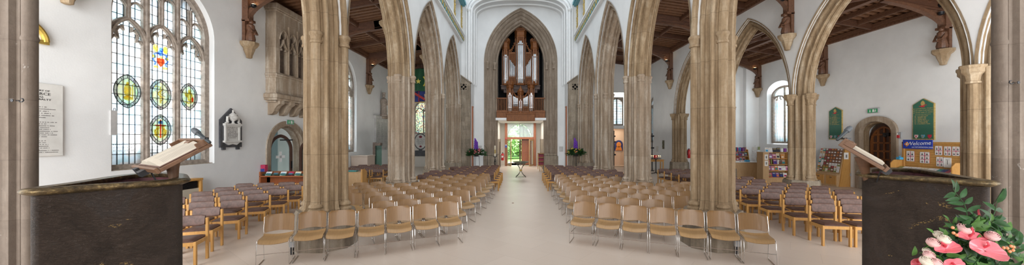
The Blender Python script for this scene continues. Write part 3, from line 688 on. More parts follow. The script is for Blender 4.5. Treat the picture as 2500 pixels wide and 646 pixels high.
# white moulded vault frame round the west bay
def ell(x, z0, rise, i, n): t = PI/2*i/n; return (x*math.cos(t)**.72 if math.cos(t) > 0 else 0, z0+rise*math.sin(t))
for side in (-1, 1):
    for rx, y0_, rr, ztop in ((3.12, 21.56, .075, 11.25), (2.97, 21.64, .06, 11.1), (2.86, 22.0, .05, 10.95), (3.28, 21.56, .045, 11.5), (2.80, 22.5, .05, 10.85)):
        pts = [(side*rx, y0_, 5.6), (side*rx, y0_, 10.1)]+[(side*max(0, ell(rx, 10.1, ztop-10.1, i, 12)[0]), y0_, ell(rx, 10.1, ztop-10.1, i, 12)[1]) for i in range(1, 13)]
        trim(MB().tube(pts, rr, 10), 'white_paint')
    trim(MB().lathe([(.08, 0), (.12, .06), (.14, .14), (.10, .18)], (side*3.12, 21.54, 10.05), 10), 'white_paint')
    # coved vault between frame and west wall
    pts = [ell(2.95, 10.1, 1.1, i, 12) for i in range(13)]
    trim(MB().grid(lambda u, v: (side*ell(2.95-.22*v, 10.1, 1.15-.35*v, u*12, 12)[0], 21.6+1.36*v, ell(2.95, 10.1, 1.15-.35*v, u*12, 12)[1]), 12, 3), 'white_plaster')
    t = tag(MB().box(side*2.90, side*2.98, 21.75, 22.0, 0, 4.15).box(side*2.88, side*2.99, 21.72, 22.03, 4.15, 4.2).build('upright_board', 'door_oak'), 'tall narrow red-brown board against the %s recess wall beside the tower arch' % ('left' if side < 0 else 'right'), 'board')
struct('wall_tower', MB().box(-1.95, -1.55, 23.9, 28.6, 0, 11).box(1.72, 2.1, 23.9, 28.6, 0, 11), 'cream_plaster', smooth=False)
trim(MB().box(-1.56, -1.50, 24.0, 28.2, 0, 2.15).box(1.67, 1.725, 24.0, 28.2, 0, 2.15), 'weathered_stone')
dh = [arc_outline(.02, 1.02, 0, 2.35, 1.08, 12)]
struct('wall_tower_west', MB().poly(rect(-1.9, 2.1, -.05, 11), dh, lambda a, z, c: (a, c, z), 28.6, 29.2), 'cream_plaster', smooth=False)
struct('ceiling_tower', MB().box(-1.6, 1.8, 23.4, 28.6, 3.42, 3.58), 'white_paint', smooth=False)
struct('wall_organ_loft', MB().box(-1.9, 2.0, 26.2, 26.3, 3.6, 11), 'shade_black', smooth=False)  # near-black wall, the darkness behind the organ put into its colour
struct('ceiling_loft', MB().box(-1.9, 2.0, 23.9, 26.2, 10.6, 10.8), 'shade_black', smooth=False)
area('tower_lobby_light', (.1, 26, 3.38), (0, 0, 0), 2.4, 2.6, 70, (1, .96, .9))
# ---------------------------------------------------------------- timber roofs
def roof(idx, xa, za, xb, zb, y0, y1, step=2.42, yoff=0.0, fin=0):
    # boarded deck, bays of boards run along the aisle
    g = MB(); 
    def Z(x): return za+(zb-za)*(x-xa)/(xb-xa)
    n = int((y1-y0)/.30); w_ = (y1-y0)/n
    for i in range(n):
        a = y0+w_*i; b2 = a+w_*.5
        g.add([(xa, a, Z(xa)), (xb, a, Z(xb)), (xb, b2, Z(xb)), (xa, b2, Z(xa)), (xa, a, Z(xa)+.1), (xb, a, Z(xb)+.1), (xb, b2, Z(xb)+.1), (xa, b2, Z(xa)+.1)], [(0, 1, 2, 3), (4, 7, 6, 5), (0, 4, 5, 1), (1, 5, 6, 2), (2, 6, 7, 3), (3, 7, 4, 0)])
    g.add([(xa, y0, Z(xa)+.11), (xb, y0, Z(xb)+.11), (xb, y1, Z(xb)+.11), (xa, y1, Z(xa)+.11), (xa, y0, Z(xa)+.3), (xb, y0, Z(xb)+.3), (xb, y1, Z(xb)+.3), (xa, y1, Z(xa)+.3)], [(0, 1, 2, 3), (4, 7, 6, 5), (0, 4, 5, 1), (1, 5, 6, 2), (2, 6, 7, 3), (3, 7, 4, 0)])
    struct('ceiling_%d' % idx, g, 'old_oak_boards', smooth=False)
    # cross beams, purlins and wall plate
    b_ = MB(); y = yoff
    while y < y1:
        if y > y0: b_.bar((xa, y, Z(xa)-.09), (xb, y, Z(xb)-.09), .16, .2).bar((xa, y, Z(xa)-.2), (xb, y, Z(xb)-.2), .09, .06)
        y += step
    trim(b_, 'old_oak', smooth=False)
    p = MB()
    for k in (1/3, 2/3):
        x = xa+(xb-xa)*k; p.bar((x, y0, Z(x)-.07), (x, y1, Z(x)-.07), .13, .16).bar((x, y0, Z(x)-.16), (x, y1, Z(x)-.16), .07, .04)
    trim(p, 'carved_oak', smooth=False)
    s = 1 if xb > xa else -1
    q = MB().box(xa, xa+s*.12, y0, y1, za-.26, za-.02).box(xa, xa+s*.2, y0, y1, za-.14, za).box(xb, xb-s*.12, y0, y1, zb-.26, zb-.02)
    y = y0
    while y < y1-.1: q.box(xa+s*.12, xa+s*.14, y, y+.09, za-.24, za-.16); y += .16
    trim(q, 'carved_oak', smooth=False)
roof(1, -9.5, 7.42, -4.4, 8.3, 1.5, 27, yoff=2.43)
roof(2, 9.65, 7.86, 4.4, 8.6, 1.5, 27, yoff=2.6)
roof(3, 15, 6.98, 12.7, 7.38, 1.5, 22.2, yoff=2.6)
roof(4, 10.35, 6.98, 12.7, 7.38, 1.5, 22.2, yoff=2.6)
def truss(label, x, sg, y, zw, xo, zo, lamps=1, corbel=5.5):
    # x wall face, sg direction into the aisle, zw roof height at the wall, (xo, zo) the far end of the beam
    t = thing('roof_truss', label, 'roof truss', (x, y, 0))
    X = lambda d: sg*d
    L = abs(xo-x)
    MB().bar((0, 0, zw-.17), (X(L), 0, zo-.17), .26, .32).bar((0, 0, zw-.36), (X(L), 0, zo-.36), .16, .09).build('principal_beam', 'old_oak', t, smooth=False)
    MB().box(0, X(.2), -.13, .13, corbel+.72, zw-.3).box(0, X(.26), -.15, .15, corbel+.70, corbel+.78).build('wall_post', 'carved_oak', t, smooth=False)
    br = MB(); n = 12; A = []; H = zw-.3-(corbel+.8); W = 2.15
    for i in range(n+1):
        th = PI/2*i/n; A.append((X(.12+W*(1-math.cos(th))), H*math.sin(th)+corbel+.8-.02+(zo-zw)/L*W*(1-math.cos(th))))
    for (a, z), (c, z2) in zip(A[:-1], A[1:]): br.bar((a, 0, z), (c, 0, z2), .17, .12)
    sp = [(X(.1), corbel+.8)]+A+[(X(.1), A[-1][1])]
    br.poly([(a, z) for a, z in sp], [], lambda a, z, c: (a, c, z), -.035, .035)
    for i in range(2, n-1):
        a, z = A[i]; br.ball((a*.72+X(.06), 0, z+.14*(1-i/n)+.06), .09, .07, .07, 6, 5)
    br.build('arched_brace', 'carved_oak', t)
    st = MB(); st.lathe([(.05, 0), (.14, .0), (.155, .08), (.10, .35), (.135, .42), (.125, .55), (.06, .62)], (X(.19), 0, corbel+.04), 10)
    st.ball((X(.22), 0, corbel+.70), .075, .075, .09, 10, 7).tube([(X(.22), -.13, corbel+.52), (X(.34), -.12, corbel+.34), (X(.34), 0, corbel+.36)], .035, 6).tube([(X(.22), .13, corbel+.52), (X(.34), .12, corbel+.30), (X(.34), 0, corbel+.3)], .035, 6)
    st.box(X(.02), X(.12), -.15, .15, corbel, corbel+.74); st.build('carved_figure', 'carved_oak', t)
    MB().lathe([(.05, -.55), (.09, -.53), (.10, -.46), (.17, -.26), (.18, -.2), (.25, -.14), (.29, -.08), (.29, 0)], (X(.15), 0, corbel), 8, a0=PI/8).build('stone_corbel', 'limestone', t, ang=25)
    for k in range(lamps):
        c = Vector((X(.42), -.16 if k % 2 == 0 else .2, corbel+1.2+.28*(k//2)+(.22 if k % 2 else 0)))
        lp = MB().tube([(X(.15), c.y*.4, c.z), tuple(c)], .012, 6).lathe([(.03, -.06), (.075, -.03), (.085, .05), (.078, .055)], tuple(c), 12).build('spotlight', 'black_metal', t)
        MB().lathe([(.06, .0), (.062, .012), (.0, .013)], (c.x, c.y, c.z+.052), 12).build('lamp_face', 'warm_glow' if k == 0 and lamps < 4 else 'grey_plastic', lp)
    return t
for i, y in enumerate((7.2, 12.05, 16.9, 21.7, 26.3)):
    w_ = ['behind the left jamb', 'between the big left window and the stone gallery', 'above the stone gallery', 'beyond the nearest left pier', 'at the far end of the left aisle'][i]
    truss('roof truss on the left aisle wall '+w_, -9.5, 1, y, 7.42, -4.4, 8.3)
    if i < 4: truss('roof truss foot on aisle side of left nave wall, '+['nearest', 'second', 'third', 'farthest'][i], -4.4, -1, y, 8.3, -7.0, 7.85, 0, 6.2)
for i, y in enumerate((7.6, 12.35, 17.2, 22.0)):
    w_ = ['nearest the camera', 'above the pier by the bookcases', 'half hidden by the near right pier', 'seen between two right nave piers'][i]
    truss('roof truss on the right aisle arcade wall '+w_, 9.65, -1, y, 7.86, 4.4, 8.6, corbel=5.85)
for i, y in enumerate((7.5, 12.2, 17.05, 21.7)):
    w_ = ['near the welcome board pier', 'with several spotlights above the big green board', 'above the small green board', 'in the far corner by the lattice window'][i]
    truss('roof truss on the far right wall '+w_, 15, -1, y, 6.98, 12.7, 7.38, [1, 4, 1, 1][i], 5.3)

# ---------------------------------------------------------------- stone gallery on the left wall
t = thing('stone_gallery', 'projecting stone organ gallery with traceried openings above the left door', 'gallery', (-9.5, 13.02, 0))
ya, yb, D = 0, 4.1, .40
ops = []
for k in range(7): ops.append(arc_outline(.42+k*.54, .21, 4.68, 5.95, .36, 6))
MB().poly(rect(ya, yb, 3.62, 7.22), ops, lambda a, z, c: (c, a, z), D-.14, D).build('front_wall', 'pale_limestone', t, smooth=False)
MB().box(0, D-.145, .01, .12, 3.66, 7.1).box(0, D-.145, yb-.12, yb-.01, 3.66, 7.1).box(0, D-.02, .02, yb-.02, 3.55, 3.61).box(0, D-.02, .02, yb-.02, 7.225, 7.24).box(0, .02, 0, yb, 4.5, 6.5).build('side_walls', 'pale_limestone', t, smooth=False)
g = MB()
for z, h_, o_ in ((7.02, .22, .09), (6.96, .06, .05), (4.55, .08, .05), (4.47, .08, .03), (3.70, .16, .12), (3.62, .08, .09), (3.86, .05, .04)):
    g.box(0, D+o_, -o_, yb+o_, z, z+h_)
g.build('cornice', 'pale_limestone', t, bevel=.015)
g = MB()
f = lambda a, z, d: (D-.02+d, a, z)
for k in range(7):
    a = .42+k*.54
    for s in (-1, 1): strap(g, [(a+s*.2, 5.62), (a+s*.1, 5.74), (a+s*.02, 5.86), (a, 5.98)], .05, .1, f); strap(g, [(a+s*.19, 5.55), (a+s*.12, 5.63), (a+s*.10, 5.55)], .035, .08, f)
    strap(g, [(a, 5.95), (a+.12, 6.1), (a+.1, 6.24)], .04, .08, f)
    strap(g, arcpts(a, .235, 5.95, .40, 6), .045, .12, f); strap(g, [(a+.27, 4.68), (a+.27, 6.55)], .06, .13, f)
g.build('tracery', 'pale_limestone', t)
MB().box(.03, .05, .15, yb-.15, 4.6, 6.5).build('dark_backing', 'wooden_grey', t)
for k in range(7):
    a = .12+k*.62; P = [(0, 3.62), (D+.06, 3.62), (D+.06, 3.5), (D-.06, 3.42), (D-.14, 3.30), (D-.16, 3.22), (D-.24, 3.12), (.0, 3.08)]
    MB().poly(P, [], lambda x, z, c: (x, c, z), a, a+.26).build('corbel', 'pale_limestone', t, smooth=False)

# ---------------------------------------------------------------- signs, tablets and boards on the walls
def exit_sign(label, M, flip=1):
    t = tag(MB(M).box(-.235, .235, -.10, .10, 0, .07).build('exit_sign', 'grey_plastic', bevel=.008), label, 'sign')
    MB(M).box(-.20, .20, -.075, .075, .07, .075).build('green_face', 'sign_green', t)
    w_ = MB(M); z0, z1 = .075, .079
    w_.box(.0, .075, -.055, .055, z0, z1)                       # door shape
    w_.box(-.115, -.085, -.02, .05, z0, z1).add([(-.14, -.02, z1), (-.06, -.02, z1), (-.10, -.06, z1), (-.14, -.02, z0), (-.06, -.02, z0), (-.10, -.06, z0)], [(0, 1, 2), (3, 5, 4), (0, 3, 4, 1), (1, 4, 5, 2), (2, 5, 3, 0)])
    for (a, b_), (c, d) in (((.13, .03), (.12, -.01)), ((.12, -.01), (.15, -.05)), ((.12, -.01), (.095, -.055)), ((.125, .02), (.16, .0)), ((.125, .02), (.10, .0))): w_.bar((a, b_, z1-.002), (c, d, z1-.002), .013, .004)
    w_.lathe([(.013, 0), (.013, .004)], (.135, .05, z0), 8); w_.build('pictogram', 'white_plastic', t); return t
exit_sign('green exit sign over the left glazed door', frN(14.25+.1, 2.18+40/F*14.35))
exit_sign('green exit sign over the right arched oak door', frS(14.72, 2.18+68/F*14.72))
def lines(M, x0, x1, ys, h, dens=.8, left=True, mat='ink', name='lettering', parent=None, zt=.002, rag=.3):
    g = MB(M)
    for yy in ys:
        x = x0; xe = x1-(random.random()*rag*(x1-x0))
        if not left: x = x0+(x1-xe)/2; xe = x1-(x1-xe)/2
        while x < xe:
            wd = h*random.uniform(.5, .9); g.box(x, x+wd*.75, yy, yy+h*random.uniform(.75, 1), 0, zt); x += wd
            if random.random() < .16: x += h*.9
    return g.build(name, mat, parent, smooth=False)
# big memorial tablet behind the left jamb
t = tag(MB().box(-9.5, -9.45, 6.1, 7.215, 1.83, 3.28).build('memorial_tablet', 'white_marble', bevel=.008), 'large white marble memorial tablet with verse lettering beside the left jamb', 'memorial')
for s_, z, h_ in (('IN THE', 3.19, .05), ('TO THE MEMORY OF', 3.13, .045), ('JANE PEARCE', 3.065, .075), ('PEARCE ESQ.', 3.005, .05), ('OF THE ADMIRALTY', 2.955, .05), ('FLEET', 2.90, .045)):
    text('lettering', s_, h_, frN(6.74, z, -9.448), 'ink', t, sx=1.25)
rows = [2.79-.036*i for i in range(8)]+[2.43-.034*i for i in range(9)]+[2.08-.034*i for i in range(0, 1)]
for z in [2.80-.042*i for i in range(6)]: lines(frN(6.25, z, -9.45), 0, .84, [0], .019, parent=t, rag=.18, mat='grey_ink')
for z in [2.50-.036*i for i in range(9)]: lines(frN(6.3, z, -9.45), 0, .82, [0], .016, parent=t, rag=.25, mat='grey_ink')
for z in [2.13-.036*i for i in range(6)]: lines(frN(6.3, z, -9.45), 0, .70, [0], .016, parent=t, rag=.2, mat='grey_ink')
for z in [1.90-.036*i for i in range(-1, 1)]: lines(frN(6.3, z, -9.45), 0, .86, [0], .016, parent=t, rag=.1, mat='grey_ink')
t = tag(MB(frN(8.17, 2.55, -9.5)).box(-.10, .03, -.29, .29, 0, .03).build('hanging_board', 'grey_marble'), 'small grey board hung at the left edge of the big window', 'board')
MB(frN(8.17, 2.55, -9.5)).tube([(-.04, .29, .015), (-.02, .35, .015), (0, .35, .015), (.01, .29, .015)], .006, 6).build('wire', 'black_metal', t)
t = thing('gilt_frame', 'curved gilt frame edge showing beside the top of the left jamb', 'frame', (-9.45, 6.9, 4.35))
MB().tube([(0, -.9+.95*math.cos(a_/10), -.25+.55*math.sin(a_/10)) for a_ in range(0, 16)], .05, 8).box(-.03, .02, -.1, .09, -.30, -.22).build('frame_bar', 'gold', t)
# urn monument on slate
M = frN(11.43, 2.5)
sl = MB(M).poly([(-.43, -.60), (.43, -.60), (.43, .28), (.0, .68), (-.43, .28)], [], lambda a, z, c: (a, z, c), 0, .05).box(-.34, -.22, -.68, -.6, 0, .05).box(.22, .34, -.68, -.6, 0, .05)
t = tag(sl.build('wall_monument', 'slate', smooth=False), 'black slate monument with white marble urn and inscribed tablet', 'memorial')
u = MB(M).box(-.27, .27, -.40, .12, .05, .09).box(-.34, .34, .10, .17, .05, .14).box(-.31, .31, .06, .10, .05, .12).box(-.34, .34, -.44, -.38, .05, .13).poly([(-.3, -.44), (.3, -.44), (.16, -.53), (0, -.50), (-.16, -.53)], [], lambda a, z, c: (a, z, c), .05, .1).box(-.3, -.24, -.4, .1, .05, .11).box(.24, .3, -.4, .1, .05, .11)
u.build('tablet', 'white_marble', t, bevel=.006)
v = MB(M @ Matrix.Rotation(-PI/2, 4, 'X')); v = MB(M)
v.add(*(lambda m_: (m_.v, m_.f))(MB(Matrix.Translation((0, .17, .10)) @ Matrix.Rotation(-PI/2, 4, 'X')).lathe([(.07, 0), (.03, .05), (.04, .08), (.13, .15), (.16, .22), (.10, .27), (.12, .29), (.05, .34), (.02, .38), (.03, .42), (0.01, .45)], (0, 0, 0), 14)))
for s in (-1, 1): v.tube([(s*.13, .40, .1), (s*.22, .38, .1), (s*.23, .25, .1), (s*.2, .2, .1)], .035, 8).ball((s*.26, .19, .1), .06, .03, .04, 8, 5)
v.tube([(-.14, .38, .17), (-.08, .33, .2), (0, .31, .2), (.08, .33, .2), (.14, .38, .17)], .022, 8); v.build('urn', 'white_marble', t)
lines(M, -.2, .2, [.04-.043*i for i in range(9)], .022, left=False, parent=t, mat='grey_ink', zt=.092, rag=.4)
# names memorial and statue at the far end of the left aisle
y0_, y1_ = 850*9.5/(1268-912), 850*9.5/(1268-945)
M = frN((y0_+y1_)/2, 2.75, -9.5)
t = tag(MB(M).box(-1.05, 1.05, -1.1, .78, 0, .12).box(-1.25, 1.25, .76, .95, 0, .2).box(-1.15, 1.15, -1.2, -1.08, 0, .16).box(-.9, -.7, -1.35, -1.2, 0, .12).box(.7, .9, -1.35, -1.2, 0, .12).build('names_memorial', 'grey_marble', bevel=.01), 'pale stone roll of names tablet beneath the statue on the left aisle wall', 'memorial')
for k in range(3): lines(M, -.9+k*.62, -.38+k*.62, [.5-.062*i for i in range(24)], .035, parent=t, mat='faint_ink', zt=.123, rag=.2)
t = thing('statue', 'small robed stone statue standing on top of the roll of names', 'statue', (-9.3, y0_+1.2, 3.70))
sb = MB().lathe([(.26, 0), (.27, .12), (.19, .16), (.21, .35), (.18, .75), (.24, 1.02), (.20, 1.18), (.08, 1.27)], (0, 0, 0), 12)
sb.tube([(0, -.2, 1.12), (.16, -.2, .9), (.2, .02, .86)], .06, 7).tube([(0, .2, 1.12), (.14, .2, .85), (.2, .05, .8)], .06, 7).ball((0, 0, 1.40), .11, .11, .14, 10, 7)
sb.build('figure', 'tracery_stone', t); MB().lathe([(.10, 0), (.13, .16), (.02, .18)], (0, 0, 1.47), 8).build('crown', 'tracery_stone', t)
MB().lathe([(.34, -.16), (.34, -.04), (.28, 0)], (0, 0, 0), 8).build('pedestal', 'grey_stone', t)
# oval plaque, dark box and flags at the north aisle end
c = PY(1027, 345, 26.97); M = frW(c.x, c.z, c.y)
ov = lambda s, n=28: [(s*.60*math.cos(2*PI*i/n)*.78, s*.62*math.sin(2*PI*i/n)*.98) for i in range(n)]
t = tag(MB(M).poly(ov(1.05), [ov(.93)], lambda a, z, d: (a, z, d), 0, .05).build('oval_plaque', 'slate'), 'oval white memorial plaque with black rim on the far wall of the left aisle', 'plaque')
MB(M).poly(ov(.95), [], lambda a, z, d: (a, z, d), 0, .03).build('white_field', 'white_marble', t, smooth=False)
MB(M).ball((0, .36, .03), .13, .1, .02).ball((0, -.38, .03), .1, .08, .02).build('red_crest', 'red_cloth', t)
lines(M, -.3, .3, [.15-.09*i for i in range(5)], .04, left=False, parent=t, mat='grey_ink', zt=.034, rag=.3)
c = PY(1027, 373, 26.97); M = frW(c.x, c.z, c.y)
tag(MB(M).box(-.42, .42, -.24, .2, 0, .12).box(-.12, .12, .2, .3, 0, .08).build('offertory_box', 'slate', bevel=.01), 'dark wall box below the oval plaque', 'box')
Y = 24.5
def flag(label, px0, px1, py0, py1, mats):
    a, b_ = PY(px0, py0, Y), PY(px1, py1, Y)
    t = tag(MB().slab(lambda u, v: (a.x+(b_.x-a.x)*u, Y+.12*math.sin(u*9+v*2), a.z+(b_.z-a.z)*v), 14, 8, .012).build('flag', mats[0]), label, 'flag')
    MB().tube([(a.x-.05, Y, a.z+.02), (b_.x+.05, Y, a.z+.02)], .02, 6).tube([((a.x+b_.x)/2, Y, a.z), ((a.x+b_.x)/2, Y, 7.75)], .012, 6).build('hanging_rod', 'black_metal', t)
    return t, a, b_
t, a, b_ = flag('dark green hanging flag with yellow star and arc in the left aisle', 1006, 1046, 168, 222, ['flag_green'])
st = [(a.x+.48+(.2 if i % 2 == 0 else .085)*math.sin(PI*i/5), (a.z+b_.z)/2-.12+(.2 if i % 2 == 0 else .085)*math.cos(PI*i/5)) for i in range(10)]
MB().poly(st, [], lambda x, z, d: (x, Y-.15+d, z), 0, .01).build('star', 'yellow_petal', t, smooth=False)
MB().tube([(a.x+.68+.30*math.cos(k/9), Y-.15, (a.z+b_.z)/2-.12+.38*math.sin(k/9)) for k in range(-9, 10)], .05, 6).build('arc', 'yellow_petal', t)
Y = 25.2
t, a, b_ = flag('red and blue striped hanging flag below the green one in the left aisle', 1004, 1048, 222, 249, ['flag_blue'])
MB().bar((a.x+.05, Y-.15, a.z-.05), (b_.x-.05, Y-.15, b_.z+.05), .03, .16).bar((a.x+.6, Y-.15, a.z), (a.x+.6, Y-.15, b_.z), .03, .14).build('red_stripes', 'flag_red', t)
MB().box(a.x, b_.x, Y-.05, Y+.02, b_.z-.06, b_.z+.04).build('gold_fringe', 'gilt_paint', t)

# right side: green boards, arched door, alarm point
def green_board(label, px0, px1, pyt, pyb, pysh, names, texts):
    yA, yB = F*15/(px0-CX), F*15/(px1-CX); wd = yA-yB; ym = (yA+yB)/2; pm = CX+F*15/ym
    zb = EYE-(pyb-CY)/F*ym; zt = EYE-(pyt-CY)/F*ym; zs = EYE-(pysh-CY)/F*ym
    M = frS(ym, zb); h = zt-zb; s = wd/2; hs = zs-zb
    out = [(-s, 0), (s, 0), (s, hs), (0, h), (-s, hs)]; k = .93
    t = tag(MB(M).poly(out, [], lambda a, z, c: (a, z, c), 0, .05).build('name_board', 'gilt_paint', smooth=False), label, 'board')
    inn = [(a*k, .04+z*.965) for a, z in out]
    MB(M).poly(inn, [], lambda a, z, c: (a, z, c), .05, .056).build('green_panel', 'board_green', t, smooth=False)
    e = MB(M).poly([(0, h*.80), (.07, h*.87), (.05, h*.92), (0, h*.95), (-.05, h*.92), (-.07, h*.87)], [], lambda a, z, c: (a, z, c), .056, .066)
    e.build('mitre_badge', 'gilt_paint', t, smooth=False)
    MB(M).box(-.05, .05, h*.79, h*.83, .056, .07).bar((-.12, h*.81, .062), (.12, h*.84, .062), .02, .01).build('red_badge', 'sign_red', t)
    z = h*.755
    for s_, hh in texts: text('gold_lettering', s_, hh, M @ Matrix.Translation((0, z, .057)), 'gilt_paint', t, ext=.001); z -= hh*1.25
    z -= .01
    for i in range(names):
        lines(M, -s*.8, -s*.62, [z], .016, parent=t, mat='gilt_paint', name='gold_lettering', zt=.058, rag=.05); lines(M, -s*.5, s*.75, [z], .02, parent=t, mat='gilt_paint', name='gold_lettering', zt=.058, rag=.5); z -= .042
    for i, (cm, xm) in enumerate((('sign_red', 'white_paint'), ('cover_sky', 'gilt_paint'), ('sign_red', 'cover_crimson'))):
        cx = (-.62+.62*i)*s; q = MB(M).poly([(cx-.06, .19), (cx+.06, .19), (cx+.06, .12), (cx, .05), (cx-.06, .12)], [], lambda a, z, c: (a, z, c), .056, .062).build('shield', 'white_paint' if i == 0 else cm, t, smooth=False)
        MB(M).bar((cx-.045, .18, .064), (cx+.04, .08, .064), .018, .006).bar((cx+.045, .18, .064), (cx-.04, .08, .064), .018, .006).build('cross', 'sign_red' if i == 0 else xm, t)
green_board('small green pointed board of gold names near the card rack', 2026, 2058, 261, 340, 270, 10, [('DIOCESE OF CHELMSFORD', .032), ('BISHOPS', .028)])
green_board('large green pointed board of gold names above the welcome board', 2231, 2284, 240, 341, 254, 8, [('THE CATHEDRAL CHURCH', .058), ('OF ST MARY THE VIRGIN', .058), ('ST PETER AND ST CEDD', .058), ('RECTORS AND PROVOSTS', .042)])
trim(MB().poly(arc_outline(dS, .85, 0, 2.50, .62, 10), [arc_outline(dS, .652, -.01, 2.46, .44, 10)], lambda a, z, c: (c, a, z), 14.9, 15.1), 'pale_limestone')
trim(MB().poly(arc_outline(dS, .72, 0, 2.50, .50, 10), [arc_outline(dS, .60, -.01, 2.44, .40, 10)], lambda a, z, c: (c, a, z), 15.1, 15.3), 'limestone')
M = frS(dS, 0, 15.40)
t = tag(MB(M).poly(arc_outline(0, .65, 0, 2.13, .70, 12), [], lambda a, z, c: (a, z, c), 0, .05).build('arched_door', 'dark_oak', smooth=False), 'dark red-brown studded oak door under the stone arch on the right wall', 'door')
g = MB(M)
for k in range(5): 
    a = -.5+k*.25; g.box(a-.035, a+.035, 0, 2.05+math.sqrt(max(.0, 1-(a/.56)**2))*.58, .05, .09)
for k in range(7): 
    z = .25+k*.35; hw = .55 if z < 2.05 else .55*math.sqrt(max(.02, 1-((z-2.05)/.66)**2)); g.box(-hw, hw, z-.035, z+.035, .05, .088)
strap(g, arcpts(0, .53, 2.03, .64, 10), .08, .1, lambda a, z, d: (a, z, .06+d))
g.box(-.57, -.49, 0, 2.1, .03, .1).box(.49, .57, 0, 2.1, .03, .1)
g.build('door_frame', 'organ_oak', t)
g = MB(M)
for i in range(5):
    for k in range(6): g.ball((-.5+i*.25, .25+k*.35, .09), .018, .018, .012, 6, 4)
g.build('studs', 'black_metal', t)
MB(M).box(.02, .26, 2.28, 2.42, .09, .17).ball((.12, 2.3, .17), .06, .07, .05).build('door_closer', 'black_plastic', t)
M = frS(F*15/(2196-CX), 2.18+8/F*13.75)
t = tag(MB(M).box(-.10, .10, -.12, .13, 0, .05).build('alarm_point', 'grey_plastic', bevel=.006), 'grey and red fire alarm call point beside the arched oak door', 'alarm')
MB(M).box(-.09, .05, -.10, .01, .05, .08).build('red_box', 'sign_red', t); MB(M).box(-.06, -.02, .03, .08, .05, .07).build('white_button', 'white_plastic', t)
M = frS(F*15/(2362-CX), EYE+(CY-285)/F*11.6)
tag(MB(M).box(-.02, .14, -.38, .38, 0, .04).build('stone_tablet', 'pale_limestone', bevel=.008), 'narrow pale stone tablet partly hidden by the pier right of the welcome board', 'plaque')
M = frS(F*15/(2073-CX), .55); t = tag(MB(M).box(-.1, .1, -.07, .07, 0, .04).build('double_socket', 'grey_plastic', bevel=.005), 'grey double socket low on the wall right of the card rack', 'socket')
MB(M).box(-.05, .05, -.1, .03, .04, .1).build('black_plug', 'black_plastic', t)
# plaques and relief on the wall at the end of the right aisle
yq = 24.4
M = Matrix(((0, 0, -1, 9.65), (-1, 0, 0, F*9.65/(1605-CX)), (0, 1, 0, EYE-24/F*24.3), (0, 0, 0, 1)))
tag(MB(M).box(-.22, .22, -.22, .16, 0, .03).build('wall_plaque', 'white_marble', bevel=.006), 'small pale plaque on the wall above the candle stand', 'plaque')
M = Matrix(((0, 0, -1, 9.65), (-1, 0, 0, F*9.65/(1620-CX)), (0, 1, 0, EYE-12/F*23.3), (0, 0, 0, 1)))
g = MB(M).box(-.14, .14, -.36, .22, 0, .03)
for i in range(5): g.ball((random.uniform(-.07, .07), -.28+i*.11, .04), .05, .05, .03)
tag(g.build('bronze_relief', 'bronze'), 'tall dark bronze relief plaque near the stone respond', 'plaque')
for px, py, side in ((1172, 361, 'left'), (1370, 363, 'right')):
    c = PY(px, py, 22.93); M = frW(c.x, c.z, c.y); tag(MB(M).box(-.12, .12, -.16, .16, 0, .03).build('stone_plaque', 'grey_marble', bevel=.006), 'small grey plaque on the white wall %s of the tower arch' % side, 'plaque')
# ---------------------------------------------------------------- organ in the tower arch
OY = 24.2; OX = .08
t = thing('pipe_organ', 'tall carved oak pipe organ with silver pipes inside the tower arch', 'organ', (OX, OY, 3.6))
def ox(px): return (px-1271)/F*OY
def oz(py): return EYE-(py-CY)/F*OY-3.6
def pipe(g, x, y, z0, z1, r):
    g.lathe([(r*.35, z0), (r*.95, z0+r*4.2), (r, z0+r*4.4), (r, z1), (r*.8, z1+.005)], (x, y, 0), 10)
    g.box(x-r*.45, x+r*.45, y-r*1.12, y-r*.7, z0+r*4.6, z0+r*5.3)
def fret(g, x0, x1, z0, z1, y, shape=None):
    n = max(2, round((x1-x0)/.16)); w_ = (x1-x0)/n; m_ = max(1, round((z1-z0)/w_)); h_ = (z1-z0)/m_
    g.box(x0, x1, y-.02, y+.02, z0, z0+.03).box(x0, x1, y-.02, y+.02, z1-.03, z1).box(x0, x0+.025, y-.02, y+.02, z0, z1).box(x1-.025, x1, y-.02, y+.02, z0, z1)
    for i in range(n):
        for j in range(m_):
            cx, cz = x0+w_*(i+.5), z0+h_*(j+.5)
            if shape and not shape(cx, cz): continue
            g.tube([(cx+w_*.40*math.cos(PI*k/5), y, cz+h_*.40*math.sin(PI*k/5)) for k in range(10)], .016, 5, True)
            g.bar((cx-w_/2, y, cz-h_/2), (cx+w_/2, y, cz+h_/2), .02, .02).bar((cx-w_/2, y, cz+h_/2), (cx+w_/2, y, cz-h_/2), .02, .02)
def cresting(g, x0, x1, y0, y1, z):
    for (a, b_), (c, d) in (((x0, y1), (x0+.12, y0)), ((x0+.12, y0), (x1-.12, y0)), ((x1-.12, y0), (x1, y1))):
        n = max(2, int(math.hypot(c-a, d-b_)/.09))
        for i in range(n+1):
            x, y = a+(c-a)*i/n, b_+(d-b_)*i/n; g.lathe([(.03, 0), (.02, .1), (.035, .14), (.01, .22)], (x, y, z), 5)
        g.bar((a, b_, z), (c, d, z), .04, .06).bar((a, b_, z+.1), (c, d, z+.1), .02, .03)
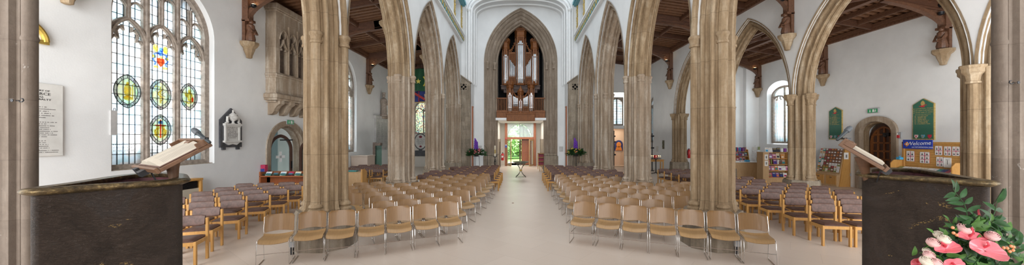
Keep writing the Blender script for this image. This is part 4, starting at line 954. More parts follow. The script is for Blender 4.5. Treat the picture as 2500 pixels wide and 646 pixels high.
def tower(parent, name, x0, x1, zb, zc, zt, npipe, pr, zmid, proj=.28, crown=True):
    y0 = -proj; xm = (x0+x1)/2
    def hexa(s, z): return [(x0-s, 0, z), (x0-s, .35, z), (x1+s, .35, z), (x1+s, 0, z), (x1-.13+s*.3, y0-s, z), (x0+.13-s*.3, y0-s, z)]
    g = MB(); g.loft([hexa(.0, zc), hexa(.02, zc+.05), hexa(.05, zc+.1), hexa(.02, zt-.1), hexa(.07, zt-.05), hexa(.07, zt)])
    g.loft([hexa(.03, zb-.12), hexa(.06, zb-.06), hexa(.03, zb)])
    for px, py in ((x0, 0), (x1, 0), (x0+.13, y0), (x1-.13, y0)): g.bar((px, py, zb), (px, py, zc), .05, .05)
    g.box(x0, x1, .3, .35, zb, zc)
    c = g.build(name, 'organ_oak', parent, smooth=False)
    if crown:
        k = MB(); cresting(k, x0-.05, x1+.05, y0-.05, 0, zt); k.build('cresting', 'organ_oak', c)
    f = MB()
    fret(f, x0+.13, x1-.13, zc-.55, zc, y0, lambda a, z: abs(a-xm)/(x1-x0)*1.6+(z-(zc-.55))/.55 > .55)
    f.build('pierced_head', 'organ_oak', c)
    P = MB()
    for i in range(npipe):
        q = (i+.5)/npipe; x = x0+.07+(x1-x0-.14)*q; a = abs(q-.5)*2
        yy = (y0+.10)*(1-max(0, a-.45)/.55*.9); pipe(P, x, yy, zb+.02+.30*(1-a)**1.0*0+.02, zc-.16-.5*a*.7, pr)
    P.build('pipes', 'organ_pipe', c); return c
# upper case
zb = oz(205)
MB().box(ox(1224), ox(1318), -.12, .5, zb-.38, zb-.12).box(ox(1223), ox(1319), -.2, .5, zb-.16, zb-.10).box(ox(1230), ox(1312), -.02, .5, zb-.6, zb-.38).box(ox(1224), ox(1318), .36, .42, zb-.4, oz(125)).build('case_back', 'dark_oak', t, smooth=False)
tower(t, 'side_tower', ox(1227), ox(1243), zb, oz(122), oz(103), 5, .055, 0)
tower(t, 'side_tower', ox(1297), ox(1314), zb, oz(122), oz(103), 5, .055, 0)
tower(t, 'centre_tower', ox(1258.5), ox(1283.5), zb, oz(93), oz(78), 6, .065, 0, .36)
for x0, x1, s in ((ox(1243), ox(1258.5), 1), (ox(1283.5), ox(1297), -1)):
    c = MB().box(x0, x1, 0, .06, oz(130), oz(127)).box(x0, x1, 0, .06, oz(190), oz(187)).box(x0, x1, .2, .3, zb, oz(128)).build('flat_frame', 'organ_oak', t, smooth=False)
    f = MB(); fret(f, x0, x1, oz(188), oz(130), .0, lambda a, z: z > oz(140)-1.3*abs(a-(x0 if s > 0 else x1))); fret(f, x0, x1, zb, oz(189), 0)
    n = 7
    for i in range(n):      # carved swag rising from the flat to the centre tower
        a = i/(n-1); x = x0+(x1-x0)*a if s > 0 else x1-(x1-x0)*a; z = oz(127)+.1+.75*a**2.2; f.ball((x, 0, z), .05, .03, .07, 6, 5).ball((x, 0, z-.12), .04, .03, .05, 6, 5)
    f.build('fretwork', 'organ_oak', c)
    P = MB()
    for i in range(6):
        a = (i+.5)/6; pipe(P, x0+(x1-x0)*a, .08, oz(186)+.0, oz(141)-.62*(a if s > 0 else 1-a), .030)
    P.build('pipes', 'organ_pipe', c)
# lower case standing forward
lw = thing('choir_organ_case', 'smaller oak organ case with silver pipes on the front of the organ balcony', 'organ', (OX, 23.55, 3.6))
LY = 23.55
def ox(px): return (px-1271)/F*LY
def oz(py): return EYE-(py-CY)/F*LY-3.6
zb = oz(273)
MB().box(ox(1237), ox(1306), -.25, .3, oz(295), zb-.1).box(ox(1236), ox(1307), -.3, .3, zb-.16, zb-.06).box(ox(1240), ox(1303), .25, .3, zb, oz(235)).build('lower_panel', 'organ_oak', lw, bevel=.02, smooth=False)
tower(lw, 'side_tower', ox(1238), ox(1252), zb, oz(216), oz(206), 4, .052, 0, .22)
tower(lw, 'side_tower', ox(1290), ox(1304), zb, oz(216), oz(206), 4, .052, 0, .22)
c = tower(lw, 'centre_tower', ox(1265), ox(1277), zb, oz(232), oz(222), 3, .05, 0, .2, False)
MB().lathe([(.19, 0), (.15, .1), (.07, .2), (.05, .26), (.02, .36)], ((ox(1265)+ox(1277))/2, -.02, oz(222)), 6).build('cap', 'organ_oak', c)
for x0, x1, s in ((ox(1252), ox(1265), 1), (ox(1277), ox(1290), -1)):
    c = MB().box(x0, x1, 0, .05, oz(262), oz(260)).box(x0, x1, .2, .25, zb, oz(240)).build('flat_frame', 'organ_oak', lw, smooth=False)
    f = MB(); fret(f, x0, x1, zb, oz(261), 0)
    for i in range(9):
        a = i/8; x = x0+(x1-x0)*a; q = a if s > 0 else 1-a; z = oz(238)+.45*(1-q)**2; f.ball((x, 0, z), .035, .03, .05, 6, 5).ball((x, 0, z+.08), .025, .03, .04, 6, 4)
    f.build('fretwork', 'organ_oak', c)
    P = MB()
    for i in range(5): a = (i+.5)/5; pipe(P, x0+(x1-x0)*a, .06, oz(259), oz(240)+.18*((1-a) if s > 0 else a), .036)
    P.build('pipes', 'organ_pipe', c)
# balcony with balusters
t = thing('organ_balcony', 'oak balcony rail and beam either side of the smaller organ case', 'balcony', (OX, 23.6, 3.6))
def bx(px): return (px-1271)/F*23.6
g = MB().box(-1.62, 1.66, -.15, .15, 0, .42).box(-1.62, 1.66, -.19, .2, .36, .44).box(-1.62, 1.66, -.18, .2, -.02, .06); g.build('beam', 'organ_oak', t, smooth=False)
for a, b_ in ((-1.62, bx(1237)), (bx(1306), 1.66)):
    r = MB().box(a, b_, -.06, .06, 1.28, 1.35).box(a, b_, -.04, .04, .44, .50)
    n = 6
    for i in range(n+1): x = a+.03+(b_-a-.06)*i/n; r.box(x-.022, x+.022, -.022, .022, .48, 1.3)
    r.build('rail', 'organ_oak', t, smooth=False)
# ---------------------------------------------------------------- west lobby, doors, garden
WY = 28.0
def q(px, py): return PY(px, py, WY)
t = thing('lobby_screen', 'oak framed glass screen around the open west doors', 'screen', (.02, WY, 0))
xl, xr = (1232-CX)/F*WY, (1308-CX)/F*WY
g = MB().box(xl, xl+.2, -.08, .08, 0, 3.42).box(xr-.2, xr, -.08, .08, 0, 3.42).box(xl, xr, -.07, .07, 2.13, 2.30); g.build('frame', 'door_oak', t, bevel=.01)
MB().box(xl+.2, xr-.2, -.01, .01, 2.3, 3.42).build('glass', 'clear_glass', t)
def lobby_leaf(x, ang, lab, s):
    M = Matrix.Translation((x, WY-.05, 0)) @ Matrix.Rotation(ang, 4, 'Z'); w_ = .92*s
    a, b_ = sorted((0, w_))
    d = tag(MB(M).poly(rect(a, b_, .03, 2.12), [rect(a+.09, b_-.09, .14, 2.02)], lambda p, z, c: (p, c, z), -.025, .025).build('glazed_door', 'pale_oak', smooth=False), lab, 'door')
    MB(M).box(a+.09, b_-.09, -.006, .006, .14, 2.02).build('glass_pane', 'clear_glass', d, smooth=False)
    MB(M).box(b_-.07 if s > 0 else a+.03, b_-.03 if s > 0 else a+.07, -.06, -.03, .9, 1.3).build('handle', 'chrome', d)
lobby_leaf(xl+.2, math.radians(-68), 'open glazed lobby door leaf on the left of the west doorway', 1)
lobby_leaf(xr-.2, math.radians(68), 'open glazed lobby door leaf on the right of the west doorway', -1)
d = tag(MB().box(.16, 1.02, 28.5, 28.58, .05, 2.20).build('west_door', 'door_oak', bevel=.01), 'closed red-brown panelled right leaf of the outer west door', 'door')
g = MB()
for i in range(2):
    for z0, z1 in ((.15, .95), (1.05, 2.0)): g.poly(rect(.22+i*.4, .56+i*.4, z0, z1), [rect(.27+i*.4, .51+i*.4, z0+.05, z1-.05)], lambda p, z, c: (p, c, z), 28.46, 28.5)
g.build('raised_panels', 'door_oak', d, smooth=False)
MB().box(.2, 1.0, 28.45, 28.5, 2.06, 2.12).build('door_closer', 'black_metal', d)
MB().box(.0, .12, 28.45, 28.52, 0, 2.25).build('centre_post', 'dark_oak', d)
f = lambda a, z, c: (a, 28.55+c, z)
r = struct('window_7', MB().poly(arc_outline(.02, 1.0, 2.2, 2.35, 1.06, 12), [arc_outline(.02, .93, 2.27, 2.37, .98, 12)], f, -.04, .08), 'tracery_stone')
MB().poly([(.06, 2.28), (.06, 3.3), (.3, 3.22), (.6, 3.0), (.8, 2.7), (.92, 2.4), (.92, 2.28)], [], f, .02, .03).build('stained_pane', 'stained_glass', r, smooth=False)
g = MB().box(.0, .06, 28.5, 28.62, 2.2, 3.42).box(.32, .36, 28.52, 28.6, 2.2, 3.2).box(.62, .66, 28.52, 28.6, 2.2, 2.95).box(0, 1, 28.5, 28.6, 2.2, 2.27); g.build('mullions', 'dark_oak', r)
struct('ground', MB().box(-14, 14, 29.2, 52, -.12, -.02), 'grass', smooth=False)
struct('path', MB().box(-1.3, 1.3, 29.2, 31.2, -.02, .0), 'white_paint', smooth=False)
def bush(lab, x, y, r, h, mat, n, ls=.12, seed=1):
    rnd = random.Random(seed); g = MB()
    for i in range(n):
        th, ph = rnd.random()*2*PI, math.acos(rnd.uniform(-.9, 1)); rr = r*(.75+.3*rnd.random())
        c = Vector((rr*math.sin(ph)*math.cos(th), rr*math.sin(ph)*math.sin(th), h*.55+h*.5*math.cos(ph)))
        a = Vector((rnd.uniform(-1, 1), rnd.uniform(-1, 1), rnd.uniform(-.6, .6))).normalized()*ls*rnd.uniform(.6, 1.4); b_ = a.cross(Vector((rnd.uniform(-1, 1), rnd.uniform(-1, 1), rnd.uniform(-1, 1)))).normalized()*a.length*.45
        g.add([c-a, c+b_, c+a, c-b_], [(0, 1, 2, 3)])
    t_ = tag(g.build('bush', mat, smooth=False), lab, 'bush'); t_.location = (x, y, 0)
    s_ = MB()
    for i in range(5): s_.tube([(0, 0, 0), (rnd.uniform(-.4, .4)*r, rnd.uniform(-.3, .3)*r, h*.8)], .05, 5)
    s_.build('stem', 'carved_oak', t_); MB().ball((0, 0, h*.52), r*.8, r*.8, h*.46, 12, 8).build('inner_foliage', 'bright_leaf', t_)
bush('tall bright green bush beyond the west door, left half', -1.6, 38, 1.6, 3.2, 'garden_leaf', 1500, .16, 1)
bush('bright green bush beyond the west door, right behind the lawn', .6, 39, 1.5, 2.6, 'garden_leaf', 1200, .16, 2)
bush('pale leafy tree over the bushes seen through the fanlight', -.8, 43, 2.4, 5.6, 'pale_leaf', 1800, .2, 3)
bush('green bush behind the half open west door', 3.0, 40, 1.8, 3.6, 'garden_leaf', 900, .18, 4)
t = tag(MB().lathe([(.075, 0), (.085, .02), (.085, .42), (.06, .48), (.03, .5)], (0, 0, 0), 16).build('fire_extinguisher', 'extinguisher_red'), 'red fire extinguisher on a bracket left of the west doors', 'fire extinguisher')
p = PY(1227, 391, 27.3); t.location = (p.x+.0, 27.3, p.z)
t.scale = (1.25, 1.25, 1.1)
MB().box(-.035, .035, -.02, .02, .5, .56).tube([(.03, 0, .53), (.10, 0, .50), (.11, 0, .30), (.09, 0, .2)], .012, 6).build('valve_hose', 'black_plastic', t); MB().box(-.05, .05, -.09, -.082, .2, .34).build('label_plate', 'white_paint', t); MB().box(-.06, .06, .07, .12, .1, .4).build('bracket', 'black_metal', t)
c = PY(1236, 356, 27.9)
t = tag(MB(frW(c.x-.02, c.z, 27.9)).box(-.07, .07, -.12, .12, 0, .02).build('door_notice', 'sign_blue'), 'small blue and white safety notice on the left door post', 'sign')
MB(frW(c.x-.02, c.z, 27.9)).box(-.06, .06, .05, .11, .02, .024).build('white_band', 'white_paint', t)
c = PY(1236, 338, 27.9); tag(MB(frW(c.x-.02, c.z, 27.9)).box(-.06, .06, -.05, .05, 0, .05).build('call_point', 'sign_red', bevel=.005), 'small red alarm box at the top of the left door post', 'alarm')
t = tag(MB().box(-1.50, -1.46, 26.2, 26.9, 0, 1.95).build('side_door', 'dark_oak', bevel=.01), 'narrow dark side door left of the west lobby', 'door'); MB().ball((-1.44, 26.3, 1), .03).build('knob', 'chrome', t)
# bronze font bowl on curved legs
t = thing('font', 'shallow bronze font bowl on curved splayed legs in the centre aisle', 'font', (.08, 19.9, 0))
MB().lathe([(.06, .70), (.22, .76), (.42, .82), (.46, .855), (.46, .875), (.43, .875), (.40, .85), (.2, .80), (0.02, .78)], (0, 0, 0), 32).build('bowl', 'bronze', t)
for k in range(4):
    a = PI/4+k*PI/2; ca, sa = math.cos(a), math.sin(a)
    MB().tube([((.05+.32*abs(u)**1.8*(1 if u > 0 else 1.1))*ca, (.05+.32*abs(u)**1.8*(1 if u > 0 else 1.1))*sa, .36+u*(.42 if u > 0 else .36)) for u in [i/7-1 for i in range(15)]], .016, 8).build('leg', 'bronze', t)
MB().lathe([(.05, .33), (.075, .35), (.075, .40), (.05, .42)], (0, 0, 0), 12).build('collar', 'gold', t); MB().box(-.16, .16, -.16, .16, 0, .02).build('foot_plate', 'bronze', t)
# hymn book shelf
t = thing('hymn_book_shelf', 'oak book trolley of maroon hymn books beside the right tower jamb', 'bookshelf', (1.45, 23.2, 0))
x0, x1 = (1313-CX)/F*23.2-1.45, (1329-CX)/F*23.2-1.45
MB().box(x0, x0+.03, -.15, .25, .15, 1.22).box(x1-.03, x1, -.15, .25, .15, 1.22).box(x0, x1, -.15, .25, 1.19, 1.22).box(x0, x1, .22, .25, .35, 1.2).build('carcass', 'golden_oak', t)
for k in range(4): MB().box(x0+.02, x1-.02, -.14, .24, .42+k*.26, .44+k*.26).build('shelf', 'golden_oak', t)
MB().box((x0+x1)/2+.03, (x0+x1)/2+.07, -.1, -.05, 0, .42).box((x0+x1)/2-.1, (x0+x1)/2-.06, .15, .2, 0, .42).build('leg', 'golden_oak', t)
for k in range(3):
    for i in range(7):
        b_ = MB().box(0, .055, -.10, .08, 0, .19).build('hymn_book', 'red_cloth', bevel=.004); b_.location = (1.45+x0+.03+i*.058, 23.2, .44+k*.26)
        tag(b_, 'maroon hymn book, %s from left on the %s shelf of the trolley' % (ORD[i], ['bottom', 'middle', 'top'][k]), 'book', 'maroon hymn books on the trolley')
        if i == 0 and k == 0: pass
# flower stands, paschal candle, microphone stand
def flower_stand(lab, x, y, zf, H, cols, vase):
    t = thing('flower_arrangement', lab, 'flowers', (x, y, 0)); rnd = random.Random(int(x*10)+50)
    s_ = MB(); 
    for k in range(3): a = 2*PI*k/3+.4; s_.tube([(.22*math.cos(a), .22*math.sin(a), 0), (.17*math.cos(a), .17*math.sin(a), zf-.1)], .012, 6)
    s_.tube([(.17*math.cos(2*PI*k/12), .17*math.sin(2*PI*k/12), zf-.12) for k in range(12)], .01, 5, True); s_.build('iron_stand', 'black_metal', t)
    MB().lathe([(.1, zf-.12), (.17, zf-.05), (.19, zf+.04)], (0, 0, 0), 14).build('bowl', 'black_plastic', t)
    l = MB()
    for i in range(420):
        a = rnd.random()*2*PI; e = rnd.uniform(-.35, 1.1); r = rnd.uniform(.25, .58); c = Vector((r*math.cos(a)*math.cos(e)*1.1, r*math.sin(a)*math.cos(e)*.8, zf+.02+r*math.sin(e)*.6))
        d = Vector((c.x, c.y, (c.z-zf)*.6+.02)).normalized()*.1; n_ = d.cross(Vector((rnd.uniform(-1, 1), rnd.uniform(-1, 1), 1))).normalized()*.035; l.add([c-d, c+n_, c+d, c-n_], [(0, 1, 2, 3)])
    l.ball((0, 0, zf+.05), .25, .2, .12).build('foliage', 'leaf_green', t, smooth=False)
    for nm, mat, n in cols:
        for i in range(n):
            a = rnd.random()*2*PI; e = rnd.uniform(0, 1.2); r = rnd.uniform(.33, .5); c = (r*math.cos(a)*math.cos(e), r*math.sin(a)*math.cos(e)*.8-.05, zf+.05+r*math.sin(e)*.6)
            MB().lathe([(.015, -.03), (.05, 0), (.065, .03), (.04, .035), (.02, .02)], c, 8).build(nm, mat, t)
    for sx, hh in ((-.05, H), (.03, H*.8), (-.02, H*.92)):
        g = MB().tube([(sx, 0, zf), (sx*1.8, 0, zf+hh)], .008, 5)
        for i in range(34): z = zf+hh*.35+hh*.65*i/34; a = i*2.4; rr = .065*(1-i/50); g.ball((sx*1.4+rr*math.cos(a), rr*math.sin(a), z), .032, .032, .035, 6, 4)
        g.build('purple_spike', 'purple_flower', t)
p = PY(1163, 376, 20.8); flower_stand('flower arrangement with purple spikes and pink blooms on a stand, left of tower arch', p.x, 20.8, p.z, .95, [('pink_bloom', 'pink_petal', 12), ('pale_bloom', 'pale_pink', 7)], 0)
p = PY(1406, 375, 20.8); flower_stand('flower arrangement with purple spikes and yellow blooms on a stand, right of tower arch', p.x, 20.8, p.z, .95, [('yellow_bloom', 'yellow_petal', 14), ('orange_bloom', 'orange_berry', 4)], 0)
t = tag(MB().box(-.42, .42, -.25, .25, 0, .42).build('draped_box', 'white_paint', bevel=.02), 'low box draped in white cloth behind the left flower stand', 'table'); t.location = (-2.45, 21.35, .0); t.scale = (.9, .8, 1.0)
p = PY(1208.5, 382, 22.0); t = thing('candle_stand', 'black wrought iron stand with tall decorated candle beside the left tower jamb', 'candle stand', (p.x, 22.0, 0))
g = MB().lathe([(.018, 0), (.018, p.z)], (0, 0, 0), 8).lathe([(.03, p.z-.35), (.045, p.z-.3), (.03, p.z-.25)], (0, 0, 0), 8).lathe([(.05, p.z-.03), (.14, p.z), (.14, p.z+.02)], (0, 0, 0), 12)
for k in range(3):
    a = 2*PI*k/3; g.tube([(0, 0, .18), (.14*math.cos(a), .14*math.sin(a), .12), (.24*math.cos(a), .24*math.sin(a), 0)], .014, 6); g.tube([(.09*math.cos(a)*math.sin(i*.6), .09*math.sin(a)*math.sin(i*.6), p.z-.6+i*.09) for i in range(6)], .01, 5)
g.build('iron_stand', 'black_metal', t)
MB().lathe([(.045, 0), (.045, .66), (.02, .67), (.004, .70)], (0, 0, p.z+.02), 14).build('candle', 'wax', t)
MB().lathe([(.0465, .18), (.0465, .42)], (0, 0, p.z+.02), 14).box(-.01, .01, -.05, -.045, p.z+.2, p.z+.6).build('gold_band', 'gilt_paint', t)
t = thing('microphone_stand', 'thin black gooseneck microphone stand beside the left tower jamb', 'microphone stand', ((1190-CX)/F*21.9, 21.9, 0))
MB().lathe([(.13, 0), (.13, .02), (.02, .04)], (0, 0, 0), 16).tube([(0, 0, .03), (0, 0, 1.15)], .014, 8).build('stand', 'black_metal', t)
MB().tube([(0, 0, 1.1), (0, 0, 1.4), (-.03, 0, 1.55), (-.10, 0, 1.66), (-.17, 0, 1.72)], .009, 7).build('gooseneck', 'black_metal', t); MB().ball((-.18, 0, 1.73), .022).build('microphone_head', 'black_plastic', t)

# ---------------------------------------------------------------- chairs
def make_ply():
    t = thing('stacking_chair', 'plywood chair', 'chair')
    # seat: waterfall shell, hollow in the middle; local front is -Y
    def seat(u, v):
        x = (u-.5)*.455; y = -.215+.41*v; e = abs(u-.5)*2
        z = .445-.022*math.cos(x/.2275*PI/2)**1.0+.004*e**4
        z += -.050*max(0, 1-v/.22)**2+.028*max(0, (v-.75)/.25)**2+.0
        r = .05; 
        ww = 1-.0*v
        if v < .12: ww = 1-.06*(1-v/.12)**2
        return (x*ww, y, z)
    MB().slab(seat, 16, 14, .013).build('seat', 'seat_plywood', t)
    def back(u, v):
        a = (u-.5)*2; c = .05
        hw = .232; z = .488+.312*v; e = 0
        zz = v; 
        if v > .82: hw -= .045*((v-.82)/.18)**2.2
        if v < .14: hw -= .02*((.14-v)/.14)**2
        x = a*hw; y = .205+.055*v-.035*(1-a*a)*-1+.0
        z += -.012*(1-a*a)*(1-v)*-1.8
        return (x, y, z)
    MB().slab(back, 16, 12, .012).build('backrest', 'plywood', t)
    for s in (-1, 1):
        x = s*.238
        MB().tube([(x, -.165, .43), (x, -.19, .39), (x, -.235, .03), (x, -.225, .008), (x, -.20, .007), (x, .20, .007), (x, .222, .01), (x, .228, .03), (x, .185, .42), (x, .215, .60), (x*.99, .262, .765)], .0058, 7).tube([(x, -.165, .43), (x*.97, 0, .418), (x, .185, .42)], .0055, 6).build('side_frame', 'chrome', t)
    MB().tube([(-.238, -.212, .215), (.238, -.212, .215)], .005, 6).tube([(-.235, .19, .40), (.235, .19, .40)], .005, 6).tube([(-.23, -.12, .423), (.23, -.12, .423)], .005, 6).build('cross_bar', 'chrome', t)
    return t
def make_brown():
    t = thing('upholstered_chair', 'brown chair', 'chair')
    def pad(x0, x1, y0, y1, z0, z1): return MB().box(x0, x1, y0, y1, z0, z1)
    M = Matrix.Translation((0, .20, .70)) @ Matrix.Rotation(math.radians(-11), 4, 'X')
    def bk(u, v):
        a = 2*PI*u; return M @ Vector(((v-.5)*.43, .030*math.copysign(abs(math.cos(a))**.7, math.cos(a)), .088*math.copysign(abs(math.sin(a))**.55, math.sin(a))))
    g = MB(M); L = []
    for i in range(9):
        v = i/8; k = 1 if 0 < i < 8 else .82
        L.append([(( v-.5)*.44, (.028*k)*math.copysign(abs(math.cos(2*PI*j/16))**.45, math.cos(2*PI*j/16))+.022*(2*v-1)**2*-1, (.098*k)*math.copysign(abs(math.sin(2*PI*j/16))**.35, math.sin(2*PI*j/16))) for j in range(16)])
    g.loft(L).build('backrest', 'brown_leather', t, ang=60)
    MB().grid(lambda u, v: ((u-.5)*.45, -.23+.44*v, .425+.035*min(1, 6*min(u, 1-u, v, 1-v))**.5), 10, 10).box(-.225, .225, -.23, .21, .405, .426).build('seat', 'brown_leather', t, ang=60)
    for s in (-1, 1):
        MB().box(s*.245-.02, s*.245+.02, .165, .215, 0, .745).build('rear_leg', 'golden_oak', t, bevel=.004)
        MB().box(s*.245-.02, s*.245+.02, -.245, -.195, 0, .415).build('front_leg', 'golden_oak', t, bevel=.004)
        MB().box(s*.245-.012, s*.245+.012, -.2, .17, .345, .41).build('side_rail', 'golden_oak', t, bevel=.003)
    MB().box(-.23, .23, -.232, -.208, .345, .41).build('front_rail', 'golden_oak', t, bevel=.003)
    MB().box(-.235, .235, .18, .20, .34, .40).box(-.235, .235, .19, .205, .62, .66).build('back_rail', 'golden_oak', t, bevel=.003)
    return t
PIERS = [(s*4.0, y) for s in (-1, 1) for y in NP[1:]]+[(10, y) for y in SP[1:]]
def blocked(x, y, r=.78): return any(math.hypot(x-a, y-b_) < r for a, b_ in PIERS)
ply = make_ply(); brown = make_brown(); used = set()
def chair(proto, x, y, rz, label, group):
    if proto.name in used: return dup(proto, (x, y, 0), rz, label, group)
    used.add(proto.name); proto.location = (x, y, 0); proto.rotation_euler = (0, 0, rz); proto['label'] = label; proto['group'] = group; return proto
def topd(py): return F*(EYE-.80)/(py-CY)
jit = random.Random(3)
for side, sgn, front in (('left', -1, [(687, 522), (767, 516), (839, 513), (911, 509), (976, 503), (1040, 497.5), (1095, 492)]), ('right', 1, [(1425, 492.5), (1486, 497), (1548, 502), (1614, 507), (1683, 512), (1757, 515.5), (1835, 521)])):
    if side == 'left': front = front[::-1]
    for i, (px, py) in enumerate(front):
        y = topd(py)-.22; x = (px-CX)/F*topd(py)+(-.06 if side == 'left' else .06)*-1
        chair(ply, x, y, math.radians(22 if sgn < 0 else -20), 'plywood stacking chair, %s from the centre aisle in the front row, %s side' % (ORD[i], side), 'plywood chairs in the nave')
    A = math.radians(28 if sgn < 0 else 21.5)
    for k, d in enumerate([8.40, 9.36, 10.22, 11.1, 12.0, 12.85, 13.7] if sgn < 0 else [8.44, 9.28, 10.2, 11.0, 11.85, 12.6, 13.4]):
        n = 9 if k < 6 else 7; seen = 0
        for i in range(n):
            ex = {0: 1.53, 1: 1.46, 2: 1.41, 3: 1.34, 4: 1.29, 5: 1.27, 6: 1.26}[k] if sgn < 0 else 1.51
            x = sgn*(ex+.51*math.cos(A)*i); y = d-.51*math.sin(A)*i-.2
            pxx = CX+F*x/y
            if blocked(x, y, .86) or abs(x) > 5.4 or pxx < 835 or pxx > 1700: continue
            chair(ply, x, y, -sgn*A+jit.uniform(-.02, .02), 'plywood stacking chair, %s from the centre aisle in the %s row, %s side' % (ORD[seen], ORD[k+1], side), 'plywood chairs in the nave'); seen += 1
    for k in range(5):
        d = 14.75+k*.88; n = 6; seen = 0
        for i in range(n):
            x = sgn*(1.2+.55*math.cos(A)*i+(.3 if sgn > 0 else 0)); y = d-.55*math.sin(A)*i-.15
            if blocked(x, y, .92): continue
            chair(brown, x, y, -sgn*A, 'brown leather chair, %s from the centre aisle in the %s rear row, %s side' % (ORD[seen], ORD[k], side), 'brown leather chairs in the nave'); seen += 1
# left aisle block
for k, (x, d) in enumerate([(-5.86, 6.27), (-6.25, 7.04), (-6.4, 7.87), (-6.54, 8.82), (-6.66, 9.7), (-6.76, 10.5), (-6.86, 11.35)]):
    A = math.radians(20)
    for i in range(4):
        X, Y = x-.56*math.cos(A)*i, d-.56*math.sin(A)*i
        if k == 0 and i > 0 or k < 3 and i > 2 or X < -8.9 or (k == 1 and i > 1): continue
        chair(brown, X, Y-.18, A, 'brown leather chair, %s from the right in the %s row of the left aisle' % (ORD[i], ORD[k]), 'brown leather chairs in the left aisle')
for k in range(4):
    for i in range(4):
        X, Y = -6.55-.58*i, 16.0+k*.9-.12*i
        if blocked(X, Y): continue
        chair(brown, X, Y, .2, 'brown leather chair, %s from the right in the %s row beyond the prayer desk' % (ORD[i], ORD[k]), 'brown leather chairs beyond the prayer desk')
# right aisle block
for k, d in enumerate([7.45, 8.2, 9.02, 9.8, 10.55, 11.3, 12.1, 12.9, 13.9, 14.6, 15.3, 16.0]):
    A = math.radians(9 if k < 6 else 5)
    for i in range(5 if k < 6 else (4 if k < 8 else 3)):
        X, Y = 6.46+.575*i+(.15 if k > 6 else 0), d-.575*math.sin(A)*i
        if blocked(X, Y, .85): continue
        if CX+F*X/Y > 2140: continue
        chair(brown, X, Y-.18, -A, 'brown leather chair, %s from the left in the %s row of the right aisle' % (ORD[i], ORD[k]), 'brown leather chairs in the right aisle')
# ---------------------------------------------------------------- ambos at either side
def catmull(P, n=8):
    out = []
    for i in range(len(P)):
        p0, p1, p2, p3 = (Vector((*P[(i+k) % len(P)], 0)) for k in (-1, 0, 1, 2))
        for j in range(n):
            t = j/n; out.append(.5*((2*p1)+(-p0+p2)*t+(2*p0-5*p1+4*p2-p3)*t*t+(-p0+3*p1-3*p2+p3)*t**3))
    return out
def offset(L, d):
    n = len(L); A = sum(L[i].x*L[(i+1) % n].y-L[(i+1) % n].x*L[i].y for i in range(n)); s = 1 if A > 0 else -1; out = []
    for i in range(n):
        t = (L[(i+1) % n]-L[i-1]).normalized(); out.append(L[i]+Vector((t.y, -t.x, 0))*d*s)
    return out
def ambo(label, P, c):
    t = thing('ambo', label, 'lectern', (*c, .6)); C = Vector((*c, 0))
    L = [p-C for p in catmull(P)]; Z = lambda ps, z: [(p.x, p.y, z) for p in ps]
    def sub(za, zb, ps, n): return [Z(ps, za+(zb-za)*i/n) for i in range(n+1)]
    g = MB(); out, inn = L, offset(L, -.035)
    g.loft(sub(0, 1.215, out, 10)+[Z(inn, 1.215), Z(inn, .0)], cap=False).build('curved_wall', 'ambo_bronze', t, ang=70)
    rm = MB(); a, b_, m_ = offset(L, .045), offset(L, -.06), offset(L, .03)
    rm.loft([Z(offset(L, .01), 1.185), Z(a, 1.20), Z(offset(L, .055), 1.215), Z(a, 1.232), Z(offset(L, -.0), 1.24), Z(b_, 1.235), Z(b_, 1.20), Z(offset(L, -.01), 1.185)], cap=False).build('rim', 'ambo_rim', t, ang=80)
    pd = MB(); n = len(L); q1, q2 = offset(L, -.036), offset(L, -.07)
    rows = []
    for i in range(13):
        z = 1.20-i*.07; rows.append([(p.x+(q.x-p.x)*(.4+.6*abs(math.sin(i*PI/4))*abs(math.sin(j*PI/5))), p.y+(q.y-p.y)*(.4+.6*abs(math.sin(i*PI/4))*abs(math.sin(j*PI/5))), z) for j, (p, q) in enumerate(zip(q1, q2))])
    pd.loft(rows, cap=False).build('quilted_lining', 'maroon_cloth', t, ang=80)
    MB().poly([(p.x, p.y) for p in offset(L, -.04)], [], lambda a_, b__, z: (a_, b__, z), .02, .06).build('platform', 'dark_oak', t, smooth=False)
ambo('left curved ambo of dark wrinkled bronze with gold flecks carrying the open Bible', [(-2.935, 3.01), (-3.02, 2.83), (-3.2, 2.62), (-3.34, 2.42), (-3.425, 2.455), (-3.49, 2.66), (-3.62, 2.95), (-3.74, 3.22), (-3.76, 3.42), (-3.58, 3.52), (-3.32, 3.40), (-3.05, 3.14)], (-3.35, 3.0))
ambo('right curved ambo of dark wrinkled bronze with gold flecks behind the pink flowers', [(3.49, 3.53), (3.55, 3.36), (3.70, 3.08), (3.80, 2.86), (3.89, 2.88), (4.00, 3.06), (4.24, 3.45), (4.46, 3.80), (4.48, 4.02), (4.25, 4.14), (3.95, 3.98), (3.62, 3.66)], (3.9, 3.45))
